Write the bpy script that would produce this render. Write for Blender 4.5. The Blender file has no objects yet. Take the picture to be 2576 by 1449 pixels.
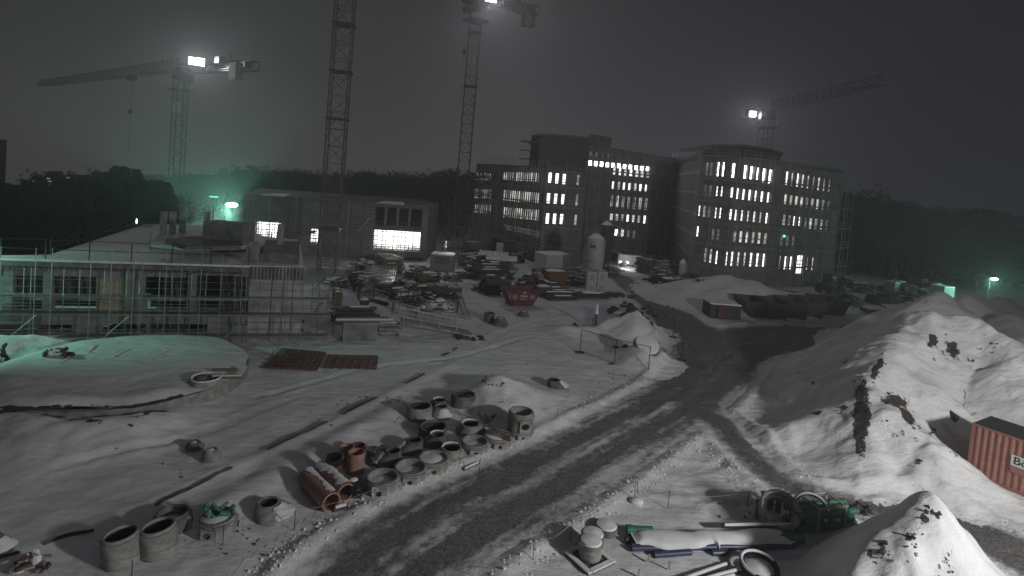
import bpy, math, random
import numpy as np
from mathutils import Vector
random.seed(7); np.random.seed(7)
S = bpy.context.scene; C = S.collection
# ---------------------------------------------------------------- camera
H = 14.0; FP = 1400.0; PW = 2576.0; PITCH = math.radians(3); ROLL = math.atan(.085)
SY = -280 + FP*math.tan(PITCH)                      # principal point, px above the middle
cd = bpy.data.cameras.new('camera'); cam = bpy.data.objects.new('camera', cd); C.objects.link(cam)
cd.sensor_width = 36; cd.lens = FP/PW*36; cd.clip_end = 5000; cd.clip_start = .1
cd.shift_x = SY*math.sin(ROLL)*0; cd.shift_y = SY/PW
cam.location = (0, 0, H)
from mathutils import Matrix
cam.matrix_world = Matrix.Translation((0, 0, H)) @ Matrix.Rotation(math.pi/2-PITCH, 4, 'X') @ Matrix.Rotation(ROLL, 4, 'Z')
S.camera = cam
# ---------------------------------------------------------------- world, night sky with city glow
w = bpy.data.worlds.new('World'); S.world = w; w.use_nodes = True
nt = w.node_tree; nt.nodes.clear()
def WN(t): return nt.nodes.new(t)
out = WN('ShaderNodeOutputWorld'); bg = WN('ShaderNodeBackground'); tc = WN('ShaderNodeTexCoord'); sp = WN('ShaderNodeSeparateXYZ')
nt.links.new(tc.outputs['Generated'], sp.inputs[0])
r1 = WN('ShaderNodeValToRGB'); r2 = WN('ShaderNodeValToRGB'); mx = WN('ShaderNodeMix'); mx.data_type = 'RGBA'; mx.blend_type = 'MULTIPLY'; mx.inputs[0].default_value = 1
nt.links.new(sp.outputs[2], r1.inputs[0])
e = r1.color_ramp.elements
e[0].position = .0; e[0].color = (.096, .0925, .095, 1); e[1].position = .42; e[1].color = (.026, .0245, .028, 1)
n_ = e.new(.18); n_.color = (.059, .056, .060, 1)
mp = WN('ShaderNodeMath'); mp.operation = 'MULTIPLY_ADD'; mp.inputs[1].default_value = .5; mp.inputs[2].default_value = .5
nt.links.new(sp.outputs[0], mp.inputs[0]); nt.links.new(mp.outputs[0], r2.inputs[0])
e = r2.color_ramp.elements
e[0].position = .2; e[0].color = (.60, .555, .545, 1); e[1].position = .86; e[1].color = (.06, .065, .15, 1)
n_ = e.new(.5); n_.color = (1.04, 1.02, 1.02, 1); n_ = e.new(.66); n_.color = (.56, .555, .66, 1)
nt.links.new(r1.outputs[0], mx.inputs[6]); nt.links.new(r2.outputs[0], mx.inputs[7])
sky = WN('ShaderNodeTexSky'); sky.sky_type = 'NISHITA'; sky.sun_disc = False; sky.sun_elevation = math.radians(-4); sky.sun_rotation = math.radians(150)
add = WN('ShaderNodeMix'); add.data_type = 'RGBA'; add.blend_type = 'ADD'; add.inputs[0].default_value = .02
nt.links.new(mx.outputs[2], add.inputs[6]); nt.links.new(sky.outputs[0], add.inputs[7])
nt.links.new(add.outputs[2], bg.inputs[0]); bg.inputs[1].default_value = 1.0; nt.links.new(bg.outputs[0], out.inputs[0])
# faint soft directional glow of the lit sky behind the viewer
sl = bpy.data.lights.new('glow', 'SUN'); sl.energy = .095; sl.angle = math.radians(25); sl.color = (1, .97, .97)
so = bpy.data.objects.new('glow', sl); C.objects.link(so); so.rotation_euler = Vector((-.7, .7, -.5)).to_track_quat('-Z', 'Y').to_euler()
S.view_settings.view_transform = 'Standard'; S.view_settings.look = 'None'; S.view_settings.exposure = 0; S.view_settings.gamma = 1
S.cycles.use_denoising = True; S.cycles.max_bounces = 4; S.cycles.volume_bounces = 0; S.cycles.diffuse_bounces = 2
S.cycles.volume_step_rate = 4; S.cycles.use_adaptive_sampling = True
def lamp(name, loc, W, col=(1, 1, 1), size=.3, kind='POINT', aim=None, ang=120):
    l = bpy.data.lights.new(name, kind); l.energy = W; l.color = col; l.shadow_soft_size = size
    if kind == 'SPOT': l.spot_size = math.radians(ang); l.spot_blend = .5
    o = bpy.data.objects.new(name, l); C.objects.link(o); o.location = loc
    if aim: o.rotation_euler = (Vector(aim)-Vector(loc)).to_track_quat('-Z', 'Y').to_euler()
    return o
lamp('yard_floodlight', (31.5, 1, 15), 31500, (1, .985, .96), 1.3, 'SPOT', (6, 30, 0), 125)
lamp('site_lamp', (-41, 32.5, 7.5), 6000, (.38, 1, .72), .3, 'SPOT', (-34, 37, 0), 84)
# ---------------------------------------------------------------- pixel <-> world
cR, sR = math.cos(ROLL), math.sin(ROLL); cP, sP = math.cos(PITCH), math.sin(PITCH)
def ray(x, y):
    u = x-1288; v = y-724.5-SY
    a = u*cR+v*sR; b = -u*sR+v*cR
    return (a, FP*cP-b*sP, -(FP*sP+b*cP))
def G(x, y, z=0.0):
    d = ray(x, y); k = (H-z)/(-d[2]); return Vector((d[0]*k, d[1]*k, z))
def atY(x, y, Y):
    d = ray(x, y); k = Y/d[1]; return Vector((d[0]*k, Y, H+d[2]*k))
def proj(p):
    X, Y, Z = p[0], p[1], p[2]-H
    f = Y*cP-Z*sP; b = (-Y*sP-Z*cP)/f*FP; a = X/f*FP
    return (1288+a*cR-b*sR, 724.5+SY+a*sR+b*cR)
def hz(b, py, lo=-5, hi=80):                           # height over world point b that shows at pixel row py
    for _ in range(40):
        m = (lo+hi)/2
        if proj((b[0], b[1], m))[1] > py: lo = m
        else: hi = m
    return (lo+hi)/2
def mpp(b): return Vector((b[0], b[1], 0)).length and (b[1]*cP+H*sP)/FP
# ---------------------------------------------------------------- materials
MATS = {}
def mat(name, col, rough=.8, var=.15, scale=3., bump=0., metal=0., col2=None, thr=None, emit=None, alpha=None, dist=.05):
    if name in MATS: return MATS[name]
    m = bpy.data.materials.new(name); MATS[name] = m; m.use_nodes = True
    n = m.node_tree; b = n.nodes['Principled BSDF']; b.inputs['Roughness'].default_value = rough; b.inputs['Metallic'].default_value = metal
    t = n.nodes.new('ShaderNodeTexCoord'); no = n.nodes.new('ShaderNodeTexNoise'); no.inputs['Scale'].default_value = scale; no.inputs['Detail'].default_value = 6; no.inputs['Roughness'].default_value = .6
    n.links.new(t.outputs['Object'], no.inputs['Vector'])
    rp = n.nodes.new('ShaderNodeValToRGB'); n.links.new(no.outputs['Fac'], rp.inputs[0])
    c2 = col2 if col2 else tuple(min(1, c*(1+var)) for c in col)
    c1 = col if col2 else tuple(c*(1-var) for c in col)
    a, z = thr if thr else (.3, .7)
    rp.color_ramp.elements[0].position = a; rp.color_ramp.elements[0].color = (*c1, 1)
    rp.color_ramp.elements[1].position = z; rp.color_ramp.elements[1].color = (*c2, 1)
    n.links.new(rp.outputs[0], b.inputs['Base Color'])
    if bump:
        bp = n.nodes.new('ShaderNodeBump'); bp.inputs['Strength'].default_value = bump; bp.inputs['Distance'].default_value = dist
        n2 = n.nodes.new('ShaderNodeTexNoise'); n2.inputs['Scale'].default_value = scale*2.3; n2.inputs['Detail'].default_value = 8
        n.links.new(t.outputs['Object'], n2.inputs['Vector']); n.links.new(n2.outputs['Fac'], bp.inputs['Height']); n.links.new(bp.outputs[0], b.inputs['Normal'])
    if emit:
        col_e, st, lo = emit                       # lit room: bright and darker patches of what stands inside
        rr = n.nodes.new('ShaderNodeValToRGB'); rr.color_ramp.elements[0].position = .38; rr.color_ramp.elements[1].position = .55
        rr.color_ramp.elements[0].color = tuple(c*lo for c in col_e)+(1,); rr.color_ramp.elements[1].color = (*col_e, 1)
        n.links.new(no.outputs['Fac'], rr.inputs[0]); n.links.new(rr.outputs[0], b.inputs['Emission Color']); b.inputs['Emission Strength'].default_value = st
    if alpha is not None: b.inputs['Alpha'].default_value = alpha
    return m
def mask_mat(name, cols, scale, snow=(.78, .79, .81), br=1.6, soft=.12):
    """snow where the attribute 'bare' is low, bare ground (two tones) where it is high, ragged edge"""
    m = bpy.data.materials.new(name); MATS[name] = m; m.use_nodes = True; n = m.node_tree; b = n.nodes['Principled BSDF']
    b.inputs['Roughness'].default_value = .75; b.inputs['Specular IOR Level'].default_value = .25
    def N(t): return n.nodes.new(t)
    t = N('ShaderNodeTexCoord'); at = N('ShaderNodeAttribute'); at.attribute_name = 'bare'
    n1 = N('ShaderNodeTexNoise'); n1.inputs['Scale'].default_value = scale; n1.inputs['Detail'].default_value = 9; n1.inputs['Roughness'].default_value = .68
    n.links.new(t.outputs['Object'], n1.inputs[0])
    k0 = N('ShaderNodeMath'); k0.operation = 'MULTIPLY_ADD'; n.links.new(n1.outputs[0], k0.inputs[0]); k0.inputs[1].default_value = br; k0.inputs[2].default_value = -br/2
    ad = N('ShaderNodeMath'); ad.operation = 'ADD'; n.links.new(k0.outputs[0], ad.inputs[0]); n.links.new(at.outputs['Fac'], ad.inputs[1])
    rp = N('ShaderNodeValToRGB'); n.links.new(ad.outputs[0], rp.inputs[0]); rp.color_ramp.elements[0].position = .46; rp.color_ramp.elements[1].position = .46+soft
    n2 = N('ShaderNodeTexNoise'); n2.inputs['Scale'].default_value = scale*3.1; n2.inputs['Detail'].default_value = 8; n2.inputs['Roughness'].default_value = .7
    n.links.new(t.outputs['Object'], n2.inputs[0])
    ra = N('ShaderNodeValToRGB'); n.links.new(n2.outputs[0], ra.inputs[0]); ra.color_ramp.elements[0].position = .38; ra.color_ramp.elements[1].position = .66
    ra.color_ramp.elements[0].color = (*cols[0], 1); ra.color_ramp.elements[1].color = (*cols[1], 1)
    n3 = N('ShaderNodeTexNoise'); n3.inputs['Scale'].default_value = .35; n3.inputs['Detail'].default_value = 7; n.links.new(t.outputs['Object'], n3.inputs[0])
    rs = N('ShaderNodeValToRGB'); n.links.new(n3.outputs[0], rs.inputs[0]); rs.color_ramp.elements[0].position = .3; rs.color_ramp.elements[1].position = .7
    rs.color_ramp.elements[0].color = tuple(c*.86 for c in snow)+(1,); rs.color_ramp.elements[1].color = tuple(c*1.04 for c in snow)+(1,)
    m1 = N('ShaderNodeMix'); m1.data_type = 'RGBA'; n.links.new(rp.outputs[0], m1.inputs[0]); n.links.new(rs.outputs[0], m1.inputs[6]); n.links.new(ra.outputs[0], m1.inputs[7])
    n.links.new(m1.outputs[2], b.inputs['Base Color'])
    # relief: wind ripples in the snow, crumbs in the bare ground
    mpg = N('ShaderNodeMapping'); mpg.inputs['Scale'].default_value = (.5, 1.6, 1); mpg.inputs['Rotation'].default_value = (0, 0, .35); n.links.new(t.outputs['Object'], mpg.inputs[0])
    n4 = N('ShaderNodeTexNoise'); n4.inputs['Scale'].default_value = 1.1; n4.inputs['Detail'].default_value = 9; n4.inputs['Roughness'].default_value = .58; n.links.new(mpg.outputs[0], n4.inputs[0])
    b1 = N('ShaderNodeBump'); b1.inputs['Strength'].default_value = .6; b1.inputs['Distance'].default_value = .22; n.links.new(n4.outputs[0], b1.inputs['Height'])
    b2 = N('ShaderNodeBump'); b2.inputs['Distance'].default_value = .12; n.links.new(n2.outputs[0], b2.inputs['Height'])
    ms = N('ShaderNodeMath'); ms.operation = 'MULTIPLY_ADD'; n.links.new(at.outputs['Fac'], ms.inputs[0]); ms.inputs[1].default_value = .8; ms.inputs[2].default_value = .3
    n.links.new(ms.outputs[0], b2.inputs['Strength']); n.links.new(b1.outputs[0], b2.inputs['Normal']); n.links.new(b2.outputs[0], b.inputs['Normal'])
    return m
SNOW = mask_mat('snow_ground', ((.045, .041, .038), (.11, .10, .095)), .9, br=1.5, soft=.3)
SNOWP = mask_mat('snow_heap_surface', ((.045, .038, .034), (.11, .095, .085)), 2.2, snow=(.82, .83, .84), br=2.2, soft=.07)
SLUSH = mask_mat('slush', ((.125, .12, .116), (.26, .255, .25)), 2.2, br=.8, soft=.35)
M = dict(
 snowcap=mat('settled_snow', (.80, .81, .83), .8, .05, 2, .4, dist=.03),
 conc=mat('concrete', (.27, .265, .25), .9, .42, 2.2, .5, dist=.02), concd=mat('damp_concrete', (.15, .145, .14), .9, .5, 1.8, .5, dist=.02),
 panelc=mat('formed_concrete_panel', (.34, .345, .33), .9, .45, 1.3, .3), wallc=mat('building_concrete', (.225, .23, .225), .9, .45, 1.1, .3), dark=mat('black_plastic', (.012, .012, .014), .35, .3, 5),
 soil=mat('frozen_earth', (.05, .043, .037), .9, .4, 5), painted_shade=mat('painted_shade_concrete', (.035, .034, .033), .7, .3, 4), inner=mat('unlit_interior', (.03, .03, .03), .9, .3, 1), steel=mat('galvanised_steel', (.30, .31, .32), .45, .2, 6, 0, .6),  # near-black concrete for ring and cone liners: their inside shade put into the colour
 rust=mat('rusted_steel', (.10, .05, .035), .8, .35, 9, .2), orange=mat('orange_plastic', (.33, .19, .15), .6, .35, 2.5, .3, dist=.02),
 green=mat('green_plastic', (.04, .16, .105), .5, .45, 2.5), blue=mat('blue_plastic', (.05, .062, .115), .4, .2, 5),
 wood=mat('weathered_timber', (.16, .12, .085), .85, .35, 7, .2), woodp=mat('pale_formwork_board', (.42, .35, .28), .8, .15, 2),
 tarp=mat('dark_tarpaulin', (.035, .033, .033), .5, .4, 3, .8), film=mat('plastic_sheeting', (.045, .055, .052), .25, .6, 2.2, 1., dist=.15),
 red=mat('red_container_paint', (.10, .022, .025), .6, .25, 4, .1), redo=mat('faded_orange_paint', (.33, .15, .115), .6, .18, 3, .1),
 redd=mat('dull_rusty_red_paint', (.15, .065, .05), .7, .4, 2, .1), white=mat('white_painted_steel', (.43, .44, .45), .5, .12, 3), yellow=mat('yellow_crane_paint', (.115, .085, .06), .6, .2, 4),
 grey=mat('grey_crane_paint', (.055, .052, .05), .6, .2, 4), gdark=mat('dark_grey_metal', (.035, .035, .037), .6, .3, 4), net=mat('scaffold_steel', (.36, .37, .37), .6, .2, 4),
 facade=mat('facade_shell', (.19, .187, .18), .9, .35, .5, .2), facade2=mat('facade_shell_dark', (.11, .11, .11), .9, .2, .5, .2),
 bark=mat('bark', (.05, .045, .04), .9, .3, 6), twig=mat('winter_twigs', (.045, .04, .037), .9, .3, 3), needle=mat('conifer_needles', (.016, .03, .022), .9, .4, 3),
 ink=mat('black_lettering', (.015, .015, .018), .6, .1, 3), inkw=mat('white_lettering', (.7, .7, .7), .6, .1, 3),
 litA=mat('work_lamp_window', (.5, .5, .5), .5, .1, 1, emit=((.93, .95, 1), 14., .5)), litB=mat('brightly_lit_room', (.4, .4, .4), .5, .1, .55, emit=((1, .98, .95), 3.4, .4)),
 litC=mat('lit_room', (.3, .3, .3), .5, .1, .45, emit=((1, .95, .90), 1.0, .2)), litD=mat('dimly_lit_room', (.2, .2, .2), .5, .1, .7, emit=((1, .9, .82), .45, .2)),
 litE=mat('barely_lit_room', (.2, .2, .2), .5, .1, .6, emit=((.9, 1, .97), .13, .3)), panel=mat('floodlight_glass', (.8, .8, .8), .3, .0, 1, emit=((.93, .94, 1), 9., .95)),
 glamp=mat('green_lamp_glass', (.6, .8, .7), .3, 0, 1, emit=((.35, 1, .72), 60., .95)), gspot=mat('small_green_signal', (.3, .8, .5), .3, 0, 1, emit=((.2, 1, .6), 1.6, .9)),
 snowlit=mat('snow_dusted_metal', (.35, .36, .37), .3, .5, 6, .3, .5), rubber=mat('tyre_rubber', (.02, .02, .02), .9, .2, 5), pane=mat('dark_glass', (.02, .022, .025), .1, .1, 2))
# ---------------------------------------------------------------- mesh builder
class MB:
    def __init__(s): s.v = []; s.f = []
    def quad(s, a, b, c, d):
        k = len(s.v); s.v += [tuple(a), tuple(b), tuple(c), tuple(d)]; s.f.append((k, k+1, k+2, k+3)); return s
    def box(s, c, sz, rz=0., taper=1., rx=0., ry=0.):
        k = len(s.v); cx, cy, cz = c; x, y, z = sz[0]/2, sz[1]/2, sz[2]/2
        R = Matrix.Rotation(rz, 3, 'Z') @ Matrix.Rotation(ry, 3, 'Y') @ Matrix.Rotation(rx, 3, 'X')
        for dz in (-1, 1):
            t = taper if dz > 0 else 1
            for dx, dy in ((-1, -1), (1, -1), (1, 1), (-1, 1)):
                p = R @ Vector((dx*x*t, dy*y*t, dz*z)); s.v.append((p.x+cx, p.y+cy, p.z+cz))
        s.f += [(k+3, k+2, k+1, k), (k+4, k+5, k+6, k+7)]+[(k+i, k+(i+1) % 4, k+4+(i+1) % 4, k+4+i) for i in range(4)]; return s
    def prism(s, pts, z0, z1):                          # plan polygon, bottom and top heights (number or list)
        k = len(s.v); n = len(pts); zb = z0 if isinstance(z0, (list, tuple)) else [z0]*n; zt = z1 if isinstance(z1, (list, tuple)) else [z1]*n
        s.v += [(p[0], p[1], zb[i]) for i, p in enumerate(pts)]+[(p[0], p[1], zt[i]) for i, p in enumerate(pts)]
        s.f += [tuple(range(k, k+n))[::-1], tuple(range(k+n, k+2*n))]+[(k+i, k+(i+1) % n, k+n+(i+1) % n, k+n+i) for i in range(n)]; return s
    def bar(s, a, b, r=.05, n=4, r2=None, cap=True):
        a = Vector(a); b = Vector(b); d = b-a
        if d.length < 1e-6: return s
        q = d.to_track_quat('Z', 'Y'); k = len(s.v); r2 = r if r2 is None else r2
        for P_, rr in ((a, r), (b, r2)):
            for i in range(n):
                t = 2*math.pi*(i+.5)/n; p = P_+q @ Vector((math.cos(t)*rr, math.sin(t)*rr, 0)); s.v.append(tuple(p))
        s.f += [(k+i, k+(i+1) % n, k+n+(i+1) % n, k+n+i) for i in range(n)]
        if cap: s.f += [tuple(range(k, k+n))[::-1], tuple(range(k+n, k+2*n))]
        return s
    def path(s, pts, r, n=8, closed=False):
        P_ = [Vector(p) for p in pts]; k = len(s.v); m = len(P_)
        for i, p in enumerate(P_):
            a = P_[i-1] if (i or closed) else p; b = P_[(i+1) % m] if (i < m-1 or closed) else p
            q = (b-a).to_track_quat('Z', 'Y')
            for j in range(n):
                t = 2*math.pi*j/n; s.v.append(tuple(p+q @ Vector((math.cos(t)*r, math.sin(t)*r, 0))))
        for i in range(m if closed else m-1):
            i2 = (i+1) % m
            for j in range(n): s.f.append((k+i*n+j, k+i*n+(j+1) % n, k+i2*n+(j+1) % n, k+i2*n+j))
        if not closed: s.f += [tuple(range(k, k+n))[::-1], tuple(range(k+(m-1)*n, k+m*n))]
        return s
    def lathe(s, prof, n=28, c=(0, 0, 0), off=None, jit=None, facet=None, cap=False):
        """prof: (r, z[, dx]) from outside bottom upward; dx slides that ring sideways"""
        k = len(s.v)
        for p in prof:
            r, z = p[0], p[1]; dx = p[2] if len(p) > 2 else 0
            for i in range(n):
                t = 2*math.pi*i/n; s.v.append((c[0]+dx+math.cos(t)*r, c[1]+math.sin(t)*r, c[2]+z))
        for j in range(len(prof)-1):
            for i in range(n): s.f.append((k+j*n+i, k+j*n+(i+1) % n, k+(j+1)*n+(i+1) % n, k+(j+1)*n+i))
        if cap: s.f.append(tuple(range(k+(len(prof)-1)*n, k+len(prof)*n)))
        return s
    def blob(s, c, r, n=10, m=6, jit=.15, flat=1.):      # rounded lump
        k = len(s.v)
        for j in range(m+1):
            ph = math.pi*j/m-math.pi/2
            for i in range(n):
                t = 2*math.pi*i/n; q = 1+random.uniform(-jit, jit)
                s.v.append((c[0]+r[0]*math.cos(ph)*math.cos(t)*q, c[1]+r[1]*math.cos(ph)*math.sin(t)*q, c[2]+r[2]*math.sin(ph)*flat*q))
        for j in range(m):
            for i in range(n): s.f.append((k+j*n+i, k+j*n+(i+1) % n, k+(j+1)*n+(i+1) % n, k+(j+1)*n+i))
        return s
    def build(s, name, m, parent=None, loc=None, rot=None, smooth=False):
        me = bpy.data.meshes.new(name); me.from_pydata(s.v, [], s.f); me.materials.append(m if not isinstance(m, str) else M[m])
        if smooth:
            me.polygons.foreach_set('use_smooth', [True]*len(me.polygons)); me.set_sharp_from_angle(angle=math.radians(42))
        o = bpy.data.objects.new(name, me); C.objects.link(o); o.parent = parent
        if loc is not None: o.location = loc
        if rot is not None: o.rotation_euler = rot
        return o
def tag(o, label, cat, group=None, kind=None):
    if label: o['label'] = label
    if cat: o['category'] = cat
    if group: o['group'] = group
    if kind: o['kind'] = kind
    return o
def thing(name, label, cat, loc=(0, 0, 0), rz=0., group=None, rx=0., ry=0.):
    o = bpy.data.objects.new(name, None); C.objects.link(o); o.location = loc; o.rotation_euler = (rx, ry, rz); o.empty_display_size = .2
    return tag(o, label, cat, group)
def copy_tree(o, parent=None):
    c = o.copy(); C.objects.link(c); c.parent = parent
    for ch in list(o.children): copy_tree(ch, c)
    return c
def text(name, body, size, m, parent, loc, rot, ext=.01, align='CENTER'):
    cu = bpy.data.curves.new(name, 'FONT'); cu.body = body; cu.size = size; cu.extrude = ext; cu.align_x = align; cu.align_y = 'CENTER'; cu.materials.append(M[m])
    o = bpy.data.objects.new(name, cu); C.objects.link(o); me = bpy.data.meshes.new_from_object(o); bpy.data.objects.remove(o)
    o = bpy.data.objects.new(name, me); C.objects.link(o); o.parent = parent; o.location = loc; o.rotation_euler = rot; return o
# ---------------------------------------------------------------- noise
def vnoise(x, y, seed=0):
    xi = np.floor(x).astype(np.int64); yi = np.floor(y).astype(np.int64); fx = x-xi; fy = y-yi
    fx = fx*fx*(3-2*fx); fy = fy*fy*(3-2*fy)
    def h(a, b):
        n = (a*374761393+b*668265263+seed*982451653) & 0x7fffffff
        n = ((n ^ (n >> 13))*1274126177) & 0x7fffffff
        return (n & 0xffff)/65535.
    return (h(xi, yi)*(1-fx)+h(xi+1, yi)*fx)*(1-fy)+(h(xi, yi+1)*(1-fx)+h(xi+1, yi+1)*fx)*fy
def fbm(x, y, o=4, seed=0):
    r = 0; a = .5
    for i in range(o): r = r+a*(vnoise(x*2**i, y*2**i, seed+i)-.5); a *= .5
    return r*2
def segdist(X, Y, a, b):
    ax, ay = a[0], a[1]; dx, dy = b[0]-ax, b[1]-ay; t = np.clip(((X-ax)*dx+(Y-ay)*dy)/(dx*dx+dy*dy+1e-9), 0, 1)
    return np.hypot(X-ax-t*dx, Y-ay-t*dy), t
def nproj(X, Y, Z):
    Z = Z-H; f = np.maximum(Y*cP-Z*sP, .01); b = (-Y*sP-Z*cP)/f*FP; a = X/f*FP
    return 1288+a*cR-b*sR, 724.5+SY+a*sR+b*cR
# ================================================================ GROUND, ROADS
def PL(*p): return [G(a, b) for a, b in p]
# road centre lines: (pixel x, pixel y, half width in metres)
ROADS = [
 [(900, 1500, 2.7), (1010, 1400, 2.7), (1150, 1310, 2.7), (1365, 1200, 2.7), (1530, 1110, 2.7), (1720, 1000, 2.9), (1790, 935, 3.3), (1800, 890, 4.2), (1760, 850, 4.2), (1690, 790, 3.2), (1620, 740, 2.6), (1560, 700, 2.4), (1535, 685, 2.2)],
 [(1780, 900, 3.5), (1850, 868, 4.4), (1950, 845, 4.2), (2080, 832, 3.6), (2200, 822, 3.2), (2330, 815, 3.0)],
 [(2150, 825, 2.6), (2210, 800, 1.6), (2150, 765, 1.4), (2120, 745, 1.3)],
 [(1735, 1025, 1.8), (1800, 1060, 1.5), (1855, 1110, 1.35), (1905, 1165, 1.2), (1970, 1215, 1.1), (2070, 1252, 1.2), (2200, 1275, 1.2), (2340, 1290, 1.5), (2480, 1350, 1.8), (2640, 1430, 2.2)]]
RD = [[(G(a, b), w_) for a, b, w_ in r] for r in ROADS]
def road_d(X, Y):                                      # signed distance outside the road's edge
    d = np.full(X.shape, 1e3)
    for r in RD:
        for (a, wa), (b, wb) in zip(r[:-1], r[1:]):
            q, t = segdist(X, Y, a, b); d = np.minimum(d, q-(wa+(wb-wa)*t))
    return d
def road_uv(X, Y):
    NR = np.zeros(X.shape, int); best = np.full(X.shape, 1e3); U = np.zeros(X.shape); V = np.zeros(X.shape)
    for k, r in enumerate(RD):
        s0 = k*37.
        for (a, wa), (b, wb) in zip(r[:-1], r[1:]):
            dx, dy = b[0]-a[0], b[1]-a[1]; L = math.hypot(dx, dy); t = ((X-a[0])*dx+(Y-a[1])*dy)/(L*L); tc_ = np.clip(t, 0, 1)
            q = np.hypot(X-a[0]-tc_*dx, Y-a[1]-tc_*dy); sd = ((X-a[0])*dy-(Y-a[1])*dx)/L; m_ = q < best
            best = np.where(m_, q, best); U = np.where(m_, s0+tc_*L, U); V = np.where(m_, sd, V); NR = np.where(m_, k, NR); s0 += L
    return U, V, NR
BANK = PL((-60, 1420), (120, 1370), (500, 1215), (800, 1080), (1000, 985), (1160, 905))   # edge of the lower pit floor
BERM = PL((560, 1270), (760, 1160), (1000, 1030))
def pd(X, Y, pts):
    d = np.full(X.shape, 1e3)
    for a, b in zip(pts[:-1], pts[1:]): d = np.minimum(d, segdist(X, Y, a, b)[0])
    return d
RUTS = [PL((1240, 850), (1330, 890), (1430, 940), (1540, 975), (1660, 985)), PL((1560, 1060), (1555, 1020), (1590, 980), (1650, 960)), PL((1150, 760), (1300, 760), (1480, 775), (1600, 800)), PL((640, 1000), (900, 930), (1150, 900), (1320, 850)), PL((150, 1180), (420, 1120), (700, 1010)), PL((1180, 880), (1260, 835), (1400, 790)), PL((1650, 1180), (1760, 1190), (1830, 1160)), PL((2150, 1260), (2300, 1215), (2420, 1230)), PL((880, 700), (900, 760), (860, 830))]
def ground_h(X, Y):
    near = np.exp(-np.maximum(np.hypot(X, Y-30)-45, 0)/30)
    z = (.12*fbm(X*.12, Y*.12, 3, 3)+.085*fbm(X*.55+Y*.12, Y*.8, 4, 5)+.035*fbm(X*1.9, Y*2.3, 3, 9))*(.25+.75*near)
    d = road_d(X, Y)
    jag = .35+.65*vnoise(X*1.6, Y*1.6, 21)
    z += .21*jag*np.exp(-((d-.5)/.33)**2)*near                       # ploughed windrow
    z += np.where(d < 0, -.05+.05*fbm(X*2.4, Y*2.4, 4, 31), 0)
    z += .16*np.exp(-(np.abs(d+2.9)/.35)**2)*vnoise(X*1.2, Y*1.2, 40)*near*(d < 0)   # slush ridge between the wheel tracks
    z += .09*np.exp(-(pd(X, Y, BANK)/.5)**2)
    z += .22*np.exp(-(pd(X, Y, BERM)/.8)**2)*(.6+.6*vnoise(X*.8, Y*.8, 61))
    for rt in RUTS:
        for sft in (0, 1.0):
            q = pd(X, Y, [Vector((p.x+sft*.75, p.y+sft*.65, 0)) for p in rt]); z += (-.055*np.exp(-(q/.2)**2)+.03*np.exp(-((q-.38)/.16)**2))*(.4+.6*vnoise(X*.4, Y*.4, 88))
    z += .05*np.abs(fbm(X*2.6, Y*2.6, 3, 77))*vnoise(X*.12, Y*.12, 78)*2*near
    m = np.exp(-(((X-13)/5)**2+((Y-24)/3.4)**2))                      # trampled snow right of the road
    z += .26*m*fbm(X*1.5, Y*2.2, 5, 71)
    far = np.hypot(X*1.0, Y)
    z = z-.11*np.maximum(far-165, 0)*(1-np.exp(-np.maximum(far-165, 0)/40))
    return z
def gz(x, y): return float(ground_h(np.array([float(x)]), np.array([float(y)]))[0])
def axis(core, gr=1.35, far=1600):
    lo = [core[0]]; st = 1.
    while lo[-1] > -far: st *= gr; lo.append(lo[-1]-st)
    hi = [core[-1]]; st = 1.
    while hi[-1] < far: st *= gr; hi.append(hi[-1]+st)
    return np.array(lo[::-1][:-1]+list(core)+hi[1:])
ax = axis(np.concatenate([np.arange(-75, -28, .6), np.arange(-28, 34, .2), np.arange(34, 100, .6)]))
ay = axis(np.concatenate([np.arange(12, 50, .2), np.arange(50, 80, .4), np.arange(80, 135, 1.2)]))
GX, GY = np.meshgrid(ax, ay); GZ = ground_h(GX, GY)
def grid_mesh(name, X, Y, Z, m, att, keep=None, parent=None):
    ny, nx = X.shape; me = bpy.data.meshes.new(name)
    idx = np.arange(ny*nx).reshape(ny, nx); F = np.stack([idx[:-1, :-1], idx[:-1, 1:], idx[1:, 1:], idx[1:, :-1]], -1).reshape(-1, 4)
    V = np.stack([X, Y, Z], -1).reshape(-1, 3); A = att.reshape(-1)
    if keep is not None:
        kf = keep[:-1, :-1].reshape(-1); F = F[kf]
        u = np.unique(F); mp_ = np.zeros(len(V), int); mp_[u] = np.arange(len(u)); V = V[u]; A = A[u]; F = mp_[F]
    me.vertices.add(len(V)); me.vertices.foreach_set('co', V.reshape(-1).astype(np.float32))
    me.loops.add(len(F)*4); me.loops.foreach_set('vertex_index', F.reshape(-1).astype(np.int32))
    me.polygons.add(len(F)); me.polygons.foreach_set('loop_start', np.arange(0, len(F)*4, 4, dtype=np.int32)); me.polygons.foreach_set('use_smooth', np.ones(len(F), bool))
    me.update(); me.validate()
    a = me.attributes.new('bare', 'FLOAT', 'POINT'); a.data.foreach_set('value', A.astype(np.float32)); me.materials.append(m)
    o = bpy.data.objects.new(name, me); C.objects.link(o); o.parent = parent; return o
D = road_d(GX, GY)
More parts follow.
